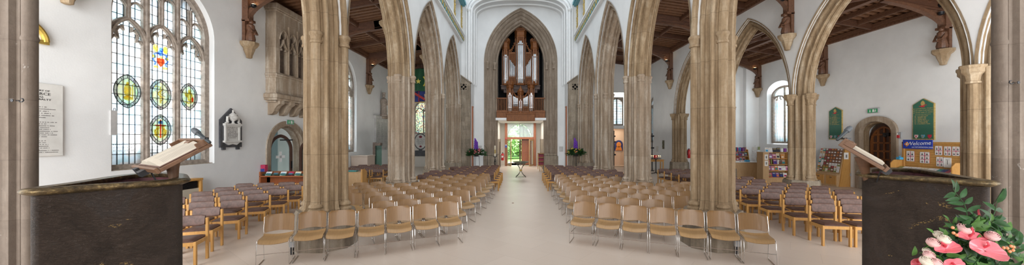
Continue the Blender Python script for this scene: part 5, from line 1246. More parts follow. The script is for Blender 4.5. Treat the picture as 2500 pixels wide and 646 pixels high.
def desk(label, mid, up, width, rise, run, post, side):
    U = Vector((up[0], up[1], 0)).normalized(); slope = (U*run+Vector((0, 0, rise))).normalized(); W = Vector((U.y, -U.x, 0)); nrm = W.cross(slope)
    if nrm.z < 0: W = -W; nrm = W.cross(slope)
    Lh = math.hypot(rise, run)
    M = Matrix(((W.x, slope.x, nrm.x, mid[0]), (W.y, slope.y, nrm.y, mid[1]), (W.z, slope.z, nrm.z, mid[2]), (0, 0, 0, 1)))
    t = thing('reading_desk', label, 'lectern', post); B = Matrix.Translation(-Vector(post))
    h = width/2
    MB(B @ M).box(-h, h, -.02, Lh, -.028, 0).box(-h, h, Lh-.015, Lh+.01, -.028, .055).box(-h*.98, -h*.98+.015, Lh-.09, Lh, 0, .05).box(h*.98-.015, h*.98, Lh-.09, Lh, 0, .05).box(-h, h, -.045, -.02, -.03, .018).build('book_board', 'desk_wood', t, bevel=.004)
    top = M @ Vector((0, Lh*.42, -.026)); d = Vector(post)
    MB(B).loft([[tuple(d+(top-d)*k+Vector((r*math.cos(2*PI*j/14), r*math.sin(2*PI*j/14), 0))) for j in range(14)] for k, r in ((0, .022), (.2, .023), (.5, .030), (.78, .042), (1, .060))]).build('flared_post', 'desk_wood', t)
    MB(B @ M).box(-.05, .05, -.09, -.03, -.045, .0).box(-h*.6, -h*.6+.09, -.07, -.02, -.05, .012).build('black_clip', 'black_plastic', t)
    MB(B @ M @ Matrix.Translation((h*.2, Lh-.05, .03)) @ Matrix.Rotation(PI/2, 4, 'Y')).lathe([(.028, -.05), (.03, 0), (.028, .05)], (0, 0, 0), 14).build('lamp_barrel', 'desk_wood', t)
    cb = Vector(mid)+Vector((0, 0, -.03)); MB(B).tube([tuple(cb), tuple(cb+Vector((.0, .0, -.03))+(d-cb)*.35), tuple(d+Vector((side*.06, 0, .0)))], .006, 6).build('cable', 'black_plastic', t)
    return M, Lh, h
M, Lh, h = desk('slanted wooden reading desk on a flared post on the left ambo', (-3.16, 2.975, 1.945), (.517, .857), .66, .19, .30, (-3.06, 3.10, 1.60), 1)
# open Bible
t = tag(MB(M).box(-.29, .29, -.005, Lh-.02, 0, .008).build('open_bible', 'brown_leather', bevel=.002), 'large open Bible lying on the left reading desk', 'book')
for s in (-1, 1):
    def pg(u, v, top=1):
        x = s*(.003+.272*u); z = .010+.040*math.sin(PI*min(1, u*1.15+.08))**.7*(1-.55*u)+.012*(1-u); return (x, .006+(Lh-.036)*v, z)
    g = MB(M); nu = 14
    L = []
    for i in range(nu+1):
        u = i/nu; a, b_ = pg(u, 0), pg(u, 1); L.append([(a[0], a[1], .008), a, b_, (b_[0], b_[1], .008)])
    g.loft(L).build('pages', 'old_paper', t, ang=50)
    tx = MB(M)
    for c in (0, 1):
        for r in range(22):
            v = .90-r*.036; u0 = .14+c*.40
            if s < 0 and c == 1 and r % 7 == 3: continue
            for k in range(6):
                a, b_ = pg(u0+k*.055, v), pg(u0+k*.055+.047, v); tx.add([(a[0], a[1], a[2]+.0015), (b_[0], b_[1], b_[2]+.0015), (b_[0], b_[1]+.0018, b_[2]+.0015), (a[0], a[1]+.0018, a[2]+.0015)], [(0, 1, 2, 3)])
    tx.build('printed_columns', 'grey_ink', t, smooth=False)
def mic(label, a, b_, foot):
    a, b_ = Vector(a), Vector(b_); t = thing('microphone', label, 'microphone', tuple(b_)); d = a-b_; z = d.normalized(); q = z.to_track_quat('Z', 'Y').to_matrix().to_4x4(); L = d.length
    MB(q).lathe([(.011, 0), (.013, .01), (.015, L*.5), (.019, L*.66)], (0, 0, 0), 16).build('body', 'mic_body', t)
    MB(q).lathe([(.020, L*.66), (.024, L*.68), (.025, L*.75), (.024, L*.9), (.016, L*.98), (.004, L)], (0, 0, 0), 16).build('grille', 'mic_grille', t)
    f = Vector(foot)-b_; MB().tube([tuple(d*.35-Vector((0, 0, .02))), tuple(f*.5+Vector((0, 0, .012))), tuple(f)], .008, 7).box(f.x-.02, f.x+.02, f.y-.02, f.y+.02, f.z-.008, f.z+.01).build('clip', 'black_plastic', t)
P3 = M @ Vector((h-.02, Lh, .055))
if (M @ Vector((-h+.02, Lh, .055))).x > P3.x: P3 = M @ Vector((-h+.02, Lh, .055))
mic('dark handheld microphone clipped above the left reading desk', PY(470, 314, 3.06), PY(513, 348, 3.04), P3)
M, Lh, h = desk('slanted wooden reading desk on a flared post on the right ambo', (3.447, 3.315, 1.93), (-.71, .70), .60, .205, .27, (3.62, 3.60, 1.60), 1)
t = tag(MB(M).box(-.26, .26, .0, Lh-.03, 0, .006).build('closed_book', 'brown_leather', bevel=.002), 'thick pale-edged book lying on the right reading desk', 'book')
g = MB(M).box(-.25, .25, .006, Lh-.035, .006, .034)
g.build('page_block', 'old_paper', t, bevel=.003)
P3 = M @ Vector((0, Lh, .055))
mic('dark handheld microphone clipped above the right reading desk', PY(2078, 309, 3.45), PY(2043, 342, 3.45), P3)

# ---------------------------------------------------------------- flowers in front of the right ambo
t = thing('flower_arrangement', 'large arrangement of pink anthuriums and roses in front of the right ambo', 'flowers', (2.55, 2.0, .6)); FO = Vector((2.55, 2.0, .6))
rnd = random.Random(5)
def FP(px, py, y): return PY(px, py, y)-FO
MB().lathe([(.16, 0), (.15, .03), (.03, .06), (.025, .66), (.10, .70)], (0, 0, 0), 16).build('pedestal', 'black_metal', t)
MB().lathe([(.09, .70), (.15, .76), (.16, .84), (.15, .85)], (0, 0, 0), 16).build('bowl', 'black_plastic', t)
def leaf_at(g, p, d, n_, L, Wd, fold=.15, nu=5):
    d = d.normalized(); s = d.cross(n_).normalized(); n_ = s.cross(d)
    vs = []; fs = []
    for i in range(nu+1):
        u = i/nu; w_ = Wd*math.sin(PI*min(1, u**.8))**.8*.5 if 0 < u < 1 else 0.0005
        c = p+d*L*u-n_*L*.22*u*u
        vs += [c-s*w_+n_*w_*fold*2, c, c+s*w_+n_*w_*fold*2]
    for i in range(nu): k = i*3; fs += [(k, k+1, k+4, k+3), (k+1, k+2, k+5, k+4)]
    g.add(vs, fs)
# mass of foliage
g = MB()
for i in range(420):
    px = rnd.gauss(2385, 62); py = rnd.uniform(535, 665)
    lim = 515+abs(px-2395)*.62
    if py < lim or px > 2492 or px < 2245: continue
    p = FP(px, py, rnd.uniform(1.92, 2.18)); leaf_at(g, p, Vector((rnd.uniform(-1, 1), rnd.uniform(-.8, .2), rnd.uniform(-.3, 1))), Vector((rnd.uniform(-.4, .4), -1, rnd.uniform(-.2, .6))), rnd.uniform(.04, .075), rnd.uniform(.02, .036))
g.build('foliage', 'leaf_green', t, ang=60)
g = MB()
for i in range(120):
    px = rnd.gauss(2370, 62); py = rnd.uniform(520, 660); 
    if py < 525+abs(px-2390)*.6: continue
    leaf_at(g, FP(px, py, rnd.uniform(1.93, 2.0)), Vector((rnd.uniform(-1, 1), rnd.uniform(-.6, .2), rnd.uniform(-.2, 1))), Vector((rnd.uniform(-.4, .4), -1, .3)), rnd.uniform(.04, .08), rnd.uniform(.02, .035))
g.build('pale_foliage', 'bright_leaf', t, ang=60)
MB().ball((.06, .06, .80), .14, .10, .10, 14, 10).build('foliage_core', 'leaf_green', t)
def sprig(pts, y, sizes, mat='leaf_green'):
    P = [FP(px, py, y) for px, py in pts]; g = MB().tube([tuple(p) for p in P], .0028, 5, r2=.0012); n = len(P)
    for i, p in enumerate(P[1:], 1):
        dr = (P[i]-P[i-1]).normalized(); side = dr.cross(Vector((0, -1, 0))).normalized()
        for s in ((-1, 1) if i < n-1 else (0,)):
            leaf_at(g, p, dr*.5+side*s*1.1+Vector((0, rnd.uniform(-.3, .1), 0)), Vector((rnd.uniform(-.3, .3), -1, .45)), sizes*rnd.uniform(.8, 1.15), sizes*.36)
    return g.build('leaf_sprig', mat, t, ang=60)
sprig([(2368, 600), (2362, 540), (2360, 515), (2354, 497), (2344, 483), (2332, 470), (2327, 460)], 2.0, .075)
sprig([(2410, 600), (2416, 552), (2422, 533), (2430, 513), (2434, 495)], 1.98, .085)
sprig([(2350, 610), (2338, 570), (2325, 548), (2318, 540)], 2.0, .055, 'bright_leaf')
sprig([(2330, 620), (2300, 585), (2280, 568)], 1.96, .05, 'bright_leaf')
sprig([(2440, 640), (2470, 615), (2490, 605)], 1.95, .06)
g = MB(); p = FP(2376, 566, 2.02); L_ = (FP(2450, 460, 2.0)-p)          # long twisted blade
vs = []; fs = []
for i in range(13):
    u = i/12; c = p+L_*u+Vector((.02*math.sin(u*3), 0, .015*math.sin(u*PI))); w_ = (.03*math.sin(PI*min(1, u*.95+.05))**.6+.002); tw = .4+1.2*u; s = Vector((math.cos(tw), .6*math.sin(tw), -.55))
    vs += [c-s*w_, c+Vector((0, .006, 0)), c+s*w_]
for i in range(12): k = i*3; fs += [(k, k+1, k+4, k+3), (k+1, k+2, k+5, k+4)]
g.add(vs, fs); g.build('long_leaf', 'leaf_green', t, ang=80)
def anthurium(px, py, y, w_, h_, tilt, sp, ang=0.0):
    c = FP(px, py, y); a = Vector((math.cos(ang), 0, math.sin(ang))); up = Vector((-math.sin(ang)*math.cos(tilt), math.sin(tilt), math.cos(ang)*math.cos(tilt))); nn = a.cross(up)
    if nn.y > 0: nn = -nn
    def f(u, v):
        th = 2*PI*u; r = v; hx = math.sin(th)*(1+.0*math.cos(th)); hz = math.cos(th)
        rad = (1-.30*math.exp(-((th if th < PI else th-2*PI)/.42)**2))*(1+.16*math.exp(-((abs(th-PI))/.5)**2))
        p = c+a*(hx*rad*r*w_/2)+up*(hz*rad*r*h_/2)+nn*(.014*(r*r)+.010*math.cos(2*th)*r*r+.0022*math.sin(9*th)*r-.012*(1-r)**2)
        return tuple(p)
    o = MB().slab(f, 40, 8, .0022).build('anthurium_spathe', 'pink_petal', t, ang=80)
    b_ = c+up*h_*.14; e = b_+Vector((sp[0], -.02, sp[1]))
    MB().tube([tuple(b_), tuple((b_+e)/2+Vector((0, -.012, 0))), tuple(e)], .0062, 8, r2=.0042).build('spadix', 'red_spadix', o)
    MB().tube([tuple(c+nn*-.01), tuple(c+Vector((-.01, .05, -.10))), (c.x*.4, .05, .86)], .003, 5).build('stem', 'leaf_green', o)
anthurium(2410, 610, 1.84, .185, .12, .75, (-.012, .035), -.12)
anthurium(2372, 580, 1.92, .150, .075, .95, (-.015, .055), -.06)
anthurium(2312, 605, 1.90, .135, .072, .9, (-.045, .03), .22)
anthurium(2328, 645, 1.86, .11, .065, .6, (-.025, -.01), .1)
anthurium(2243, 642, 1.95, .09, .05, .8, (-.015, .03), .2)
anthurium(2382, 539, 2.02, .06, .02, 1.2, (-.008, .07), .0)
def rose(px, py, y, r, mat, name):
    c = FP(px, py, y); T = Matrix.Translation(c) @ Matrix.Rotation(.5, 4, 'X'); g = MB(T)
    for k, (rr, h0, n) in enumerate(((r*.30, r*1.0, 3), (r*.52, r*.95, 4), (r*.75, r*.8, 5), (r*.98, r*.55, 5))):
        for j in range(n):
            a0 = 2*PI*j/n+k*.7
            g.slab(lambda u, v: ((rr*(.4+.75*math.sin(v*2.2)**.8))*math.cos(a0+(u-.5)*2.3*PI/n*1.25), (rr*(.4+.75*math.sin(v*2.2)**.8))*math.sin(a0+(u-.5)*2.3*PI/n*1.25), -r*.9+(h0+r*.9)*v-r*.18*abs(u-.5)*2*v), 5, 4, .0012)
    o = g.build(name, mat, t, ang=60)
    s = MB(T)
    for j in range(5): a0 = 2*PI*j/5; s.tube([(0, 0, -r*.7), (r*.5*math.cos(a0), r*.5*math.sin(a0), -r*.6), (r*1.05*math.cos(a0), r*1.05*math.sin(a0), -r*.2)], .002, 5, r2=.0006)
    s.tube([(0, 0, -r*.7), (0, .02, -r*2.5)], .002, 5); s.build('sepals', 'bright_leaf', o)
for px, py, y, r, mat in ((2356, 558, 1.94, .030, 'pale_pink'), (2422, 576, 1.90, .026, 'pale_pink'), (2305, 584, 1.9, .024, 'cream_petal'), (2291, 572, 1.96, .020, 'cream_petal'), (2278, 592, 1.92, .025, 'pale_pink'), (2268, 622, 1.9, .022, 'pale_pink'), (2262, 637, 1.88, .026, 'cream_petal'), (2285, 640, 1.86, .022, 'pale_pink'), (2262, 611, 1.97, .016, 'cream_petal')):
    rose(px, py, y, r, mat, 'rose' if mat == 'pale_pink' else 'white_flower')
g = MB()
for px, py in ((2450, 604), (2459, 605), (2468, 600), (2474, 602), (2465, 613), (2473, 610), (2326, 555), (2328, 568), (2336, 573)): g.ball(tuple(FP(px, py, 1.92)), .0075, .0075, .009, 8, 6)
g.build('berries', 'orange_berry', t)
g = MB()
for px, py in ((2450, 604), (2459, 605), (2468, 600), (2474, 602), (2465, 613), (2473, 610)): g.tube([tuple(FP(px, py, 1.925)), tuple(FP(2455, 635, 1.97))], .0015, 4)
g.build('berry_stems', 'bright_leaf', t)

# ---------------------------------------------------------------- right side furniture: welcome board, bookcases, card rack
# welcome display along the wall
xF = 14.25; YA, YB = F*xF/(2204-CX), F*xF/(2357-CX)
M = frS(YA, 0, xF); Wd = YA-YB
t = thing('welcome_stand', 'slatted oak welcome stand with leaflets and photo sheets on the right wall', 'display stand', (xF, (YA+YB)/2, 0)); B = Matrix.Translation((-xF, -(YA+YB)/2, 0)) @ M
g = MB(B)
for i in range(14): g.box(.06, Wd-.06, .86+i*.085, .86+i*.085+.077, -.02, .0)
g.box(.06, Wd-.06, .85, 2.02, -.04, -.02); g.build('slat_panel', 'golden_oak', t, smooth=False)
MB(B).box(0, .07, 0, 2.06, -.06, .03).box(Wd-.1, Wd, 0, 2.06, -.06, .03).box(0, Wd, 2.0, 2.06, -.06, .03).build('frame', 'golden_oak', t, bevel=.005)
MB(B).box(0, Wd, 0, .80, -.5*0-.05, .42).box(-.01, Wd+.01, .78, .83, -.05, .46).build('cabinet', 'pale_oak', t, bevel=.006)
for x in (-.02, Wd-.01): MB(B).poly([(0, .8), (.45, .8), (.45, 1.28), (.34, 1.40), (0, 1.40)], [], lambda a, z, c: (x+c, z, a), 0, .03).build('side_wing', 'golden_oak', t, smooth=False)
MB(B).add([(.03, 1.0, .44), (Wd-.03, 1.0, .44), (Wd-.03, 1.17, .1), (.03, 1.17, .1), (.03, .81, .44), (Wd-.03, .81, .44), (Wd-.03, .81, .1), (.03, .81, .1)], [(0, 1, 2, 3), (4, 7, 6, 5), (0, 4, 5, 1), (2, 6, 7, 3), (0, 3, 7, 4), (1, 5, 6, 2)]).build('leaflet_slope', 'golden_oak', t, smooth=False)
for x in (.035, Wd-.05): MB(B).bar((x-.04, 1.93, .035), (x+.04, 1.93, .035), .012, .012).bar((x, 1.89, .035), (x, 1.97, .035), .012, .012).ball((x, 1.93, .035), .022, .022, .006, 8, 4).build('orange_cross', 'orange_paint', t)
a0 = (YA-F*xF/(2208-CX)); a1 = (YA-F*xF/(2280-CX))
ws = tag(MB(M).box(a0, a1, 1.82, 2.14, .035, .06).build('welcome_sign', 'sign_blue'), 'blue sign reading Welcome on top of the oak stand', 'sign')
text('lettering', 'Welcome', .19, M @ Matrix.Translation((a0+(a1-a0)*.56, 2.01, .061)) @ Matrix.Rotation(.06, 4, 'Z') @ Matrix(((1, .25, 0, 0), (0, 1, 0, 0), (0, 0, 1, 0), (0, 0, 0, 1))), 'white_paint', ws, ext=.002)
text('lettering', 'and INFORMATION DESK', .062, M @ Matrix.Translation((a0+(a1-a0)*.68, 1.875, .061)), 'white_paint', ws, ext=.001, sx=.95)
c = MB(M); cx = a0+.13
for k in range(4): a = PI/2*k; c.ball((cx+.05*math.cos(a), 1.98+.05*math.sin(a), .062), .034, .034, .004, 8, 4)
c.build('orange_cross', 'orange_paint', ws); MB(M).ball((cx, 1.98, .066), .028, .028, .004, 8, 4).build('white_centre', 'white_paint', ws)
def sheet(px0, px1, z0, z1, cols, rows, lab, cream=False):
    u0, u1 = YA-F*xF/(px0-CX), YA-F*xF/(px1-CX)
    s = tag(MB(M).box(u0, u1, z0, z1, .002, .012).build('photo_sheet', 'paper' if cream else 'cover_crimson'), lab, 'notice')
    e = MB(M).box(u0, u1, z0, z0+.012, .012, .016).box(u0, u1, z1-.012, z1, .012, .016).box(u0, u0+.012, z0, z1, .012, .016).box(u1-.012, u1, z0, z1, .012, .016).build('border', 'white_paint', s)
    if cream: MB(M).box(u0+.09, u1-.09, z0+.1, z0+.24, .012, .015).build('grey_print', 'grey_ink', s); lines(M, u0+.05, u1-.05, [z1-.08], .02, left=False, parent=s, mat='grey_ink', zt=.015); return
    w_ = (u1-u0)/cols; h_ = (z1-z0)/rows; a = MB(M); b_ = MB(M); c = MB(M)
    for i in range(cols):
        for j in range(rows):
            x, z = u0+w_*(i+.5), z0+h_*(j+.5); a.box(x-w_*.40, x+w_*.40, z-h_*.43, z+h_*.43, .012, .016); b_.ball((x, z+h_*.10, .017), w_*.10, h_*.13, .003, 7, 4); c.box(x-w_*.2, x+w_*.2, z-h_*.3, z-h_*.06, .016, .018)
    a.build('photo', 'paper', s); b_.build('face', 'cover_brown', s); c.build('clothing', 'cover_black', s)
sheet(2214, 2233, 1.36, 1.73, 2, 2, 'photo sheet of four portraits under the welcome sign'); sheet(2247, 2270, 1.32, 1.71, 2, 3, 'photo sheet of six portraits, second from left on the welcome stand')
sheet(2284, 2301, 1.62, 1.93, 2, 2, 'photo sheet at upper middle of the welcome stand'); sheet(2306, 2323, 1.62, 1.92, 2, 2, 'photo sheet at the top, second from right on the welcome stand'); sheet(2326, 2344, 1.62, 1.92, 2, 2, 'photo sheet at the top right of the welcome stand')
sheet(2287, 2304, 1.24, 1.56, 2, 2, 'photo sheet at lower middle of the welcome stand'); sheet(2305, 2323, 1.22, 1.55, 1, 1, 'cream notice with grey picture at lower right of the welcome stand', True)
cols_ = ['cover_olive', 'white_paint', 'cover_white', 'paper', 'cover_white', 'cover_cream', 'cover_cream', 'paper', 'cover_white', 'cover_teal', 'cover_navy', 'cover_crimson', 'cover_white']
for i, m_ in enumerate(cols_):
    x = .08+i*(Wd-.22)/12; b_ = MB(M).add([(x, 1.005, .445), (x+.12, 1.005, .445), (x+.12, 1.155, .145), (x, 1.155, .145), (x, 1.02, .45), (x+.12, 1.02, .45), (x+.12, 1.17, .15), (x, 1.17, .15)], [(0, 3, 2, 1), (4, 5, 6, 7), (0, 1, 5, 4), (1, 2, 6, 5), (2, 3, 7, 6), (3, 0, 4, 7)]).build('leaflet', m_, smooth=False)
    tag(b_, '%s stack of leaflets, %s from left on the slope of the welcome stand' % ({'white_paint': 'white', 'paper': 'pale'}.get(m_, m_.replace('cover_', '')), ORD[i]), 'leaflets', 'leaflets on the welcome stand')
    lines(M @ Matrix(((1, 0, 0, 0), (0, .447, 0, 1.015), (0, -.894, 0, .452), (0, 0, 0, 1))), x+.015, x+.1, [.06], .012, parent=b_, mat='grey_ink', zt=.0)
t = tag(MB(M).box(.0, .14, 1.41, 1.50, .12, .26).build('tissue_box', 'cover_sky', bevel=.01), 'light blue box on the left wing of the welcome stand', 'box'); MB(M).lathe([(.02, 0), (.03, .05)], (0, 0, 0), 8, Matrix.Translation((.07, 1.49, .19)) @ Matrix.Rotation(-PI/2, 4, 'X')).build('tissue', 'cover_sky', t)

CV = ['cover_crimson', 'cover_navy', 'cover_sky', 'cover_teal', 'cover_cream', 'cover_purple', 'cover_orange', 'cover_white', 'cover_black', 'cover_olive', 'cover_pink', 'cover_brown']
def book(x, y, z, w_, h_, d, mat, lab, grp, upright=False, lean=.0, M0=None):
    t = MB(M0).box(-w_/2, w_/2, 0, d, 0, h_).build('book', mat, bevel=.003) if M0 is None else None
    t.location = (x, y, z); t.rotation_euler = (-lean, 0, 0); tag(t, lab, 'book', grp)
    if upright: MB().box(-w_/2+.004, w_/2-.004, d*.1, d-.002, h_-.001, h_+.001).build('page_edge', 'paper', t, smooth=False)
    else:
        o = rb.choice(CV); MB().box(-w_*.32, w_*.32, -.002, 0, h_*.15, h_*.55).build('cover_picture', o, t, smooth=False); MB().box(-w_*.38, w_*.38, -.002, 0, h_*.72, h_*.84).build('title_band', rb.choice(['cover_white', 'gilt_paint', 'cover_cream']), t, smooth=False)
rb = random.Random(11)
def bookcase(lab, x0, x1, y, ztop, zs, depth, rows, sidelab=None, sname='bookcase'):
    t = thing(sname, lab, 'bookcase', ((x0+x1)/2, y, 0)); X0, X1 = x0-(x0+x1)/2, x1-(x0+x1)/2
    for s, X in ((-1, X0), (1, X1-.03)): MB().poly([(0, 0), (depth+.1, 0), (depth+.1, ztop), (depth-.12, ztop), (0, .35)], [], lambda a, z, c: (X+c, a, z), 0, .03).build('side_panel', 'pale_oak' if s < 0 else 'golden_oak', t, smooth=False)
    MB().box(X0, X1, depth+.06, depth+.1, 0, ztop).box(X0, X1, .02, depth, 0, zs[0]-.02).build('back_panel', 'pale_oak', t)
    for k, z in enumerate(zs):
        off = (z-.35)/(ztop-.35)*(depth-.12) if z > .35 else 0
        MB().box(X0+.02, X1-.02, off-.02, depth+.08, z-.025, z).build('shelf', 'golden_oak', t, bevel=.004)
        items = rows[k]; x = X0+.06; i = 0
        while x < X1-.14:
            up = items == 'spine' or (items == 'mix' and rb.random() < .35)
            w_ = rb.uniform(.035, .055) if up else rb.uniform(.15, .19); h_ = rb.uniform(.20, .26)
            if x+w_ > X1-.03: break
            if rb.random() < .06: x += .05; continue
            m_ = rb.choice(CV); i += 1
            book((x0+x1)/2+x+w_/2, y+off+.03+(.0 if up else .02), z, w_, h_, .15 if up else .02, m_, '%s book, %s from left on the %s shelf up, %s' % (m_.replace('cover_', ''), ORD[min(i-1, 22)], ORD[k], lab.split(',')[0]), 'books in the '+lab.split(',')[0], up, 0 if up else .2)
            x += w_+(.004 if up else .012)
    return t
bookcase('smaller oak bookcase, nearest the near right pier', 12.75, 13.95, 21.0, 1.52, [.62, .86, 1.12, 1.40], .35, ['mix', 'face', 'face', 'spine'])
bookcase('larger oak bookcase, with notices on its end panel', 12.15, 13.35, 17.0, 1.50, [.30, .62, .92, 1.20, 1.50], .42, ['face', 'mix', 'mix', 'face', 'face'])
t = tag(MB().box(12.10, 12.16, 16.95, 17.75, 0, 1.52).build('end_panel', 'pale_oak', bevel=.01), 'plain pale oak end board with two white notices at the left of the larger bookcase', 'panel')
for z in (.98, 1.28):
    s = tag(MB().box(12.13, 12.135, 0, 0, 0, 0).box(11.93, 12.09, 16.93, 16.94, z-.13, z+.13).build('notice', 'paper'), 'white notice, %s of the two beside the larger bookcase' % ('lower' if z < 1 else 'upper'), 'notice'); MB().box(11.98, 12.04, 16.925, 16.93, z-.06, z+.06).build('grey_print', 'grey_ink', s)
t.location = (0, 0, 0)
MB().box(11.86, 12.12, 16.94, 16.99, 0, 1.52).build('front_board', 'pale_oak', t, bevel=.01)
# sales desk behind
t = tag(MB().box(11.35, 12.5, 18.3, 19.3, 0, .93).build('sales_desk', 'pale_oak', bevel=.01), 'pale oak desk between the two bookcases', 'desk'); MB().box(11.3, 12.55, 18.25, 19.35, .93, .96).build('desk_top', 'white_paint', t)
for i, (x, m_) in enumerate(((11.5, 'paper'), (11.75, 'cover_white'), (12.05, 'cover_sky'))): tag(MB().box(x-.1, x+.1, 18.35, 18.5, .962, 1.0+.03*i).build('leaflet_pile', m_), ['pale', 'white', 'blue'][i]+' pile of papers on the pale oak desk', 'papers')
# spinner of cards
t = thing('card_spinner', 'tall white wire card spinner behind the larger bookcase', 'card spinner', (13.45, 19.8, 0))
MB().lathe([(.25, 0), (.25, .03), (.03, .05), (.03, 1.75), (.05, 1.8)], (0, 0, 0), 12).build('stand', 'white_plastic', t)
for k in range(4):
    a = PI/2*k+.5; ca, sa = math.cos(a), math.sin(a)
    for j in range(5):
        Mx = Matrix.Translation((.15*ca, .15*sa, .75+j*.2)) @ Matrix.Rotation(a+PI/2, 4, 'Z')
        MB(Mx).box(-.12, .12, -.01, .01, 0, .02).box(-.11, -.01, -.015, .0, .02, .17).box(.01, .11, -.015, 0, .02, .17).build('card_pocket', rb.choice(['cover_white', 'paper', 'cover_olive', 'cover_white']), t)
for i, (x, m_, h_) in enumerate(((12.5, 'cover_teal', .22), (12.72, 'cover_olive', .24), (13.0, 'cover_white', .2), (13.22, 'cover_purple', .24))):
    pass
# purple gift bags on top of the window side
t = tag(MB().box(13.42, 13.9, 17.2, 17.5, 0, 1.62).build('gift_shelf', 'pale_oak', bevel=.01), 'narrow oak shelf unit against the right end of the larger bookcase', 'shelf'); 
for i in range(3): tag(MB().box(13.0+i*.15, 13.12+i*.15, 17.3, 17.42, 1.52, 1.70).build('gift_bag', 'cover_purple' if i % 2 else 'cover_white', bevel=.01), '%s gift bag, %s from left on top of the larger bookcase' % ('purple' if i % 2 else 'white', ORD[i]), 'gift bag', 'gift bags on the bookcase')
# card rack against the wall
t = thing('card_rack', 'tiered oak card rack with cupboards against the right wall', 'card rack', (14.65, 16.4, 0))
MB().box(-.25, .33, -.60, .59, 0, .55).box(-.28, .33, -.60, .59, .53, .57).build('cupboard', 'pale_oak', t, bevel=.006)
for s in (-.32, .32): k = MB().box(-.27, -.25, s-.26, s+.26, .08, .48).build('cupboard_door', 'golden_oak', t, bevel=.004); MB().box(-.29, -.27, s-.05, s+.05, .38, .42).build('handle', 'chrome', k)
for s in (-.64, .60): MB().poly([(-.16, .0), (.34, .0), (.34, 1.72), (.10, 1.72)], [], lambda a, z, c: (a, c, z), s, s+.04).build('end_panel', 'golden_oak', t, smooth=False)
MB().add([(-.12, -.6, .57), (-.12, .6, .57), (.10, .59, 1.7), (.10, -.59, 1.7), (-.07, -.6, .57), (-.07, .6, .57), (.15, .59, 1.7), (.15, -.59, 1.7)], [(0, 1, 2, 3), (4, 7, 6, 5), (0, 4, 5, 1), (1, 5, 6, 2), (2, 6, 7, 3), (3, 7, 4, 0)]).build('sloping_back', 'pale_oak', t, smooth=False)
s = tag(MB().box(14.68, 14.88, 15.74, 15.755, 1.25, 1.55).build('notice', 'paper'), 'white notice on the end panel of the card rack', 'notice'); MB().box(14.75, 14.82, 15.735, 15.74, 1.32, 1.46).build('grey_print', 'grey_ink', s)
for r in range(8):
    for c in range(8):
        u = .06+r*.118; x = 14.65-.12+.22*u-.035; z = .57+1.13*u; y = 16.4-.52+c*.148
        m_ = ('cover_brown' if r > 2 and c < 6 else rb.choice(['cover_white', 'cover_teal', 'cover_cream'])) if r < 8 and r > 2 else rb.choice(['cover_cream', 'cover_white', 'cover_brown', 'cover_olive'])
        b_ = MB().box(-.008, 0, -.062, .062, 0, .145).build('greeting_card', m_); b_.location = (x, y, z); b_.rotation_euler = (0, .17, 0)
        tag(b_, '%s greeting card, %s from the near end, %s row up, card rack' % (m_.replace('cover_', ''), ORD[c], ORD[r]), 'card', 'cards in the oak card rack'); MB().box(-.010, -.008, -.045, .045, .075, .13).build('picture', rb.choice(['cover_orange', 'cover_white', 'cover_crimson', 'cover_white']), b_, smooth=False)
t = thing('card_spinner', 'white wire card spinner with blue and white cards left of the oak card rack', 'card spinner', (14.45, 17.6, 0))
MB().lathe([(.25, 0), (.25, .03), (.03, .05), (.03, 1.66), (.05, 1.7)], (0, 0, 0), 12).build('stand', 'white_plastic', t)
for k in range(6):
    a = PI/3*k+.5; ca, sa = math.cos(a), math.sin(a)
    for j in range(6): MB(Matrix.Translation((.2*ca, .2*sa, .5+j*.19)) @ Matrix.Rotation(a+PI/2, 4, 'Z')).box(-.11, .11, -.01, .01, 0, .15).build('card_pocket', rb.choice(['cover_white', 'cover_sky', 'cover_navy', 'cover_white', 'paper']), t)

# ---------------------------------------------------------------- candle stand, icon, lobby things
t = thing('votive_table', 'small oak table with lit votive candles at the end of the right aisle', 'table', (8.6, 22.0, 0))
MB().box(-.55, .45, -.25, .25, .82, .87).box(-.5, .4, -.2, .2, .74, .82).build('table_top', 'golden_oak', t, bevel=.005)
for x in (-.5, .4):
    for y in (-.2, .2): MB().box(x-.03, x+.03, y-.03, y+.03, 0, .82).build('leg', 'golden_oak', t)
p = thing('pricket_stand', 'black iron candle stand with a tray of votive candles beside the oak table', 'candle stand', (8.45, 21.55, 0))
MB().lathe([(.03, .05), (.03, .9), (.2, .94), (.32, .95), (.32, .98)], (0, 0, 0), 16).tube([(-.28, 0, .02), (0, 0, .1), (.28, 0, .02)], .02, 6).tube([(0, -.28, .02), (0, 0, .1), (0, .28, .02)], .02, 6).build('iron_stand', 'black_metal', p)
MB().lathe([(.10, 0), (.12, .16), (.10, .18)], (0, .05, .98), 12).build('red_lamp', 'sign_red', p)
for i in range(10):
    a = i*2*PI/10; c = tag(MB().lathe([(.014, 0), (.014, .11), (.004, .12)], (8.45+.27*math.cos(a), 21.55+.27*math.sin(a), .98), 6).build('votive_candle', 'wax'), 'small white votive candle on the black iron candle stand', 'candle', 'votive candles'); MB().ball((8.45+.27*math.cos(a), 21.55+.27*math.sin(a), 1.115), .012, .012, .022, 6, 5).build('flame', 'flame', c)
c = PY(1505, 355, 28.9)
t = tag(MB(frW(c.x+.2, c.z, 28.98)).poly(arc_outline(0, .34, -.42, .1, .35, 8), [], lambda a, z, d: (a, z, d), 0, .05).build('icon_painting', 'cover_navy', smooth=False), 'round topped gold and dark blue icon painting in the peach lobby', 'painting')
MB(frW(c.x+.2, c.z, 28.98)).poly([(.2*math.cos(i*PI/8)+0, .08+.22*math.sin(i*PI/8)) for i in range(16)], [], lambda a, z, d: (a, z, d), .05, .055).poly([(-.28, -.4), (.28, -.4), (.18, -.08), (-.18, -.08)], [], lambda a, z, d: (a, z, d), .05, .055).build('gold_shapes', 'orange_paint', t, smooth=False)
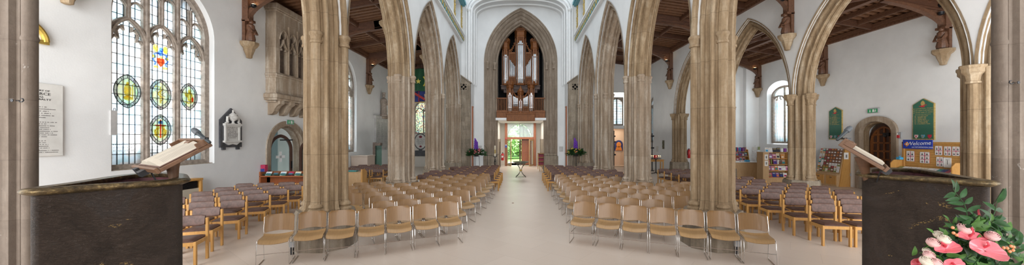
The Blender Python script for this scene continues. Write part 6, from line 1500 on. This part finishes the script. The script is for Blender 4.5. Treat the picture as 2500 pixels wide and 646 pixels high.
t = thing('banner_pole', 'dark vertical metal lamp pole standing at the edge of the peach lobby', 'pole', (PY(1499, 400, 24.6).x, 24.6, 0))
MB().lathe([(.15, 0), (.15, .03), (.03, .05), (.03, 2.75)], (0, 0, 0), 10).build('pole', 'black_metal', t); MB().box(-.12, .12, -.05, .05, 1.0, 1.1).box(-.12, .12, -.05, .05, 1.9, 2.0).box(-.1, .1, -.04, .04, 2.3, 2.4).build('bracket', 'black_metal', t)
t = thing('banner_pole', 'dark vertical metal lamp pole beside the far votive table', 'pole', (PY(1592, 400, 23.6).x, 23.6, 0))
MB().lathe([(.15, 0), (.15, .03), (.03, .05), (.03, 2.55)], (0, 0, 0), 10).build('pole', 'black_metal', t); MB().box(-.12, .12, -.05, .05, 1.5, 1.6).box(-.12, .12, -.05, .05, 2.3, 2.4).build('bracket', 'black_metal', t)
p = PY(1681, 385, 22.2); t = tag(MB().lathe([(.075, 0), (.085, .02), (.085, .46), (.06, .52), (.03, .55)], (0, 0, 0), 14).build('fire_extinguisher', 'extinguisher_red'), 'red fire extinguisher hung by the stone respond of the right aisle', 'fire extinguisher'); t.location = (10.72, 22.0, .95)
MB().box(-.03, .03, -.02, .02, .55, .61).tube([(0, 0, .58), (-.11, 0, .5), (-.1, 0, .2)], .012, 6).build('valve_hose', 'black_plastic', t); MB().box(-.05, .05, .05, .10, .1, .4).build('bracket', 'black_metal', t)

# ---------------------------------------------------------------- left aisle furniture
t = thing('leaflet_table', 'oak leaflet table with pamphlets before the left glazed door', 'table', (-8.75, 12.9, 0))
MB().box(-.75, 1.2, -.2, .35, .78, .82).box(-.75, 1.2, .3, .35, .2, .95).box(-.75, -.70, -.2, .35, 0, .97).box(1.15, 1.2, -.2, .35, 0, .85).build('table_body', 'door_oak', t, bevel=.006)
MB().box(-.7, 1.15, -.1, -.09, .82, .90).build('clear_tray', 'case_glass', t)
for i, m_ in enumerate(['cover_white', 'cover_brown', 'cover_white', 'cover_crimson', 'cover_cream', 'cover_white', 'cover_navy']):
    b_ = MB().box(-.1, .1, 0, .012, 0, .17).build('pamphlet', m_); b_.location = (-9.25+i*.27, 12.8, .83); b_.rotation_euler = (-.7, 0, rb.uniform(-.2, .2)); tag(b_, '%s pamphlet, %s from left on the leaflet table by the left door' % (m_.replace('cover_', ''), ORD[i]), 'pamphlet', 'pamphlets on the leaflet table'); MB().box(-.07, .07, -.002, 0, .04, .1).build('cover_picture', 'cover_sky', b_)
t = tag(MB().box(-9.48, -9.32, 12.75, 12.9, .97, 1.22).build('leaflet_holder', 'cover_crimson', bevel=.005), 'red and dark leaflet holder at the left end of the leaflet table', 'leaflet holder'); MB().box(-9.47, -9.33, 12.745, 12.75, .97, 1.08).build('dark_band', 'cover_navy', t)
# radiator cabinet under the big window
yR = F*9.25/(1268-495); M = frN(yR, 0, -9.5)
t = thing('radiator_cabinet', 'oak framed radiator cabinet below the big left window', 'radiator', (-9.5, yR-.6, 0)); B = Matrix.Translation((9.5, -(yR-.6), 0)) @ M
MB(B).box(-1.3, 0, .98, 1.04, 0, .27).box(-.07, 0, 0, 1.0, 0, .25).box(-1.3, -1.23, 0, 1.0, 0, .25).box(-1.3, 0, 0, .06, 0, .25).build('frame', 'golden_oak', t, bevel=.005)
MB(B).box(-1.23, -.07, .05, .76, .05, .2).build('cream_panel', 'grille_cream', t)
g = MB(B)
for i in range(9): g.box(-1.2, -.12, .77+i*.021, .785+i*.021, .15, .21)
g.box(-1.23, -.07, .76, .98, .08, .14).build('black_grille', 'black_metal', t)
# prayer desk, beige cabinet, glass case on the left aisle
t = thing('prayer_desk', 'oak prayer desk with a green folder on top in the left aisle', 'desk', (-7.0, 14.4, 0))
MB().box(-.42, .5, -.03, .0, .05, .78).box(-.42, .5, -.05, .3, .78, .81).build('front_panel', 'pale_oak', t, bevel=.006)
MB().poly([(-.08, 0), (.35, 0), (.35, .8), (.15, .92), (-.08, .92)], [], lambda a, z, c: (c, a, z), .48, .54).poly([(-.08, 0), (.35, 0), (.35, .8), (.15, .92), (-.08, .92)], [], lambda a, z, c: (c, a, z), -.46, -.42).build('end_panel', 'golden_oak', t, smooth=False)
f = tag(MB().box(-7.12, -6.75, 14.4, 14.62, .812, .86).build('folder', 'cover_teal', bevel=.006), 'dark green folder lying on the oak prayer desk', 'folder')
t = tag(MB().box(-9.48, -8.55, 19.6, 20.6, 0, 1.18).build('beige_cabinet', 'beige_board', bevel=.01), 'plain beige panelled cabinet against the left aisle wall', 'cabinet'); MB().box(-9.48, -8.53, 19.55, 20.65, 1.18, 1.22).build('top_board', 'beige_board', t)
t = thing('radiator_cabinet', 'oak framed radiator cabinet behind the nearest left pier in the aisle', 'radiator', (-9.3, 17.4, 0))
MB().box(-.2, .1, -1, 1, .94, 1.0).box(-.2, .1, .93, 1, 0, .95).box(-.2, .1, -1, -.93, 0, .95).build('frame', 'golden_oak', t, bevel=.005); MB().box(-.18, .05, -.93, .93, 0, .72).build('cream_panel', 'grille_cream', t)
g = MB()
for i in range(9): g.box(.03, .08, -.93, .93, .74+i*.021, .755+i*.021)
g.box(-.1, .03, -.93, .93, .72, .94); g.build('black_grille', 'black_metal', t)
t = thing('glass_case', 'tall narrow glass display case with timber post by the left aisle wall', 'display case', (-8.9, 21.6, 0))
MB().box(-.16, .0, -.1, .1, 0, 1.95).box(0, .34, -.16, .16, 1.75, 1.92).box(0, .34, -.16, .16, 0, .2).build('timber_post', 'wooden_grey', t, bevel=.01); MB().box(.03, .31, -.13, .13, .2, 1.75).build('glass', 'case_glass', t)
# power outlets at the pier feet
for sx, x, y in (('left', -4.28, 6.56), ('right', 4.12, 6.60)):
    t = tag(MB().box(-.05, .05, -.03, .02, .14, .24).build('socket_box', 'grey_plastic', bevel=.006), 'grey electric socket box on the foot of the nearest %s nave pier' % sx, 'socket'); t.location = (x, y, 0); MB().box(-.025, .025, -.02, .02, 0, .14).build('conduit', 'black_plastic', t)
tag(MB().lathe([(.04, 0), (.03, .012), (.0, .014)], (-.22, 11.8, .0), 6).build('dead_leaf', 'cover_brown'), 'small dark scrap lying on the floor of the centre aisle', 'leaf')
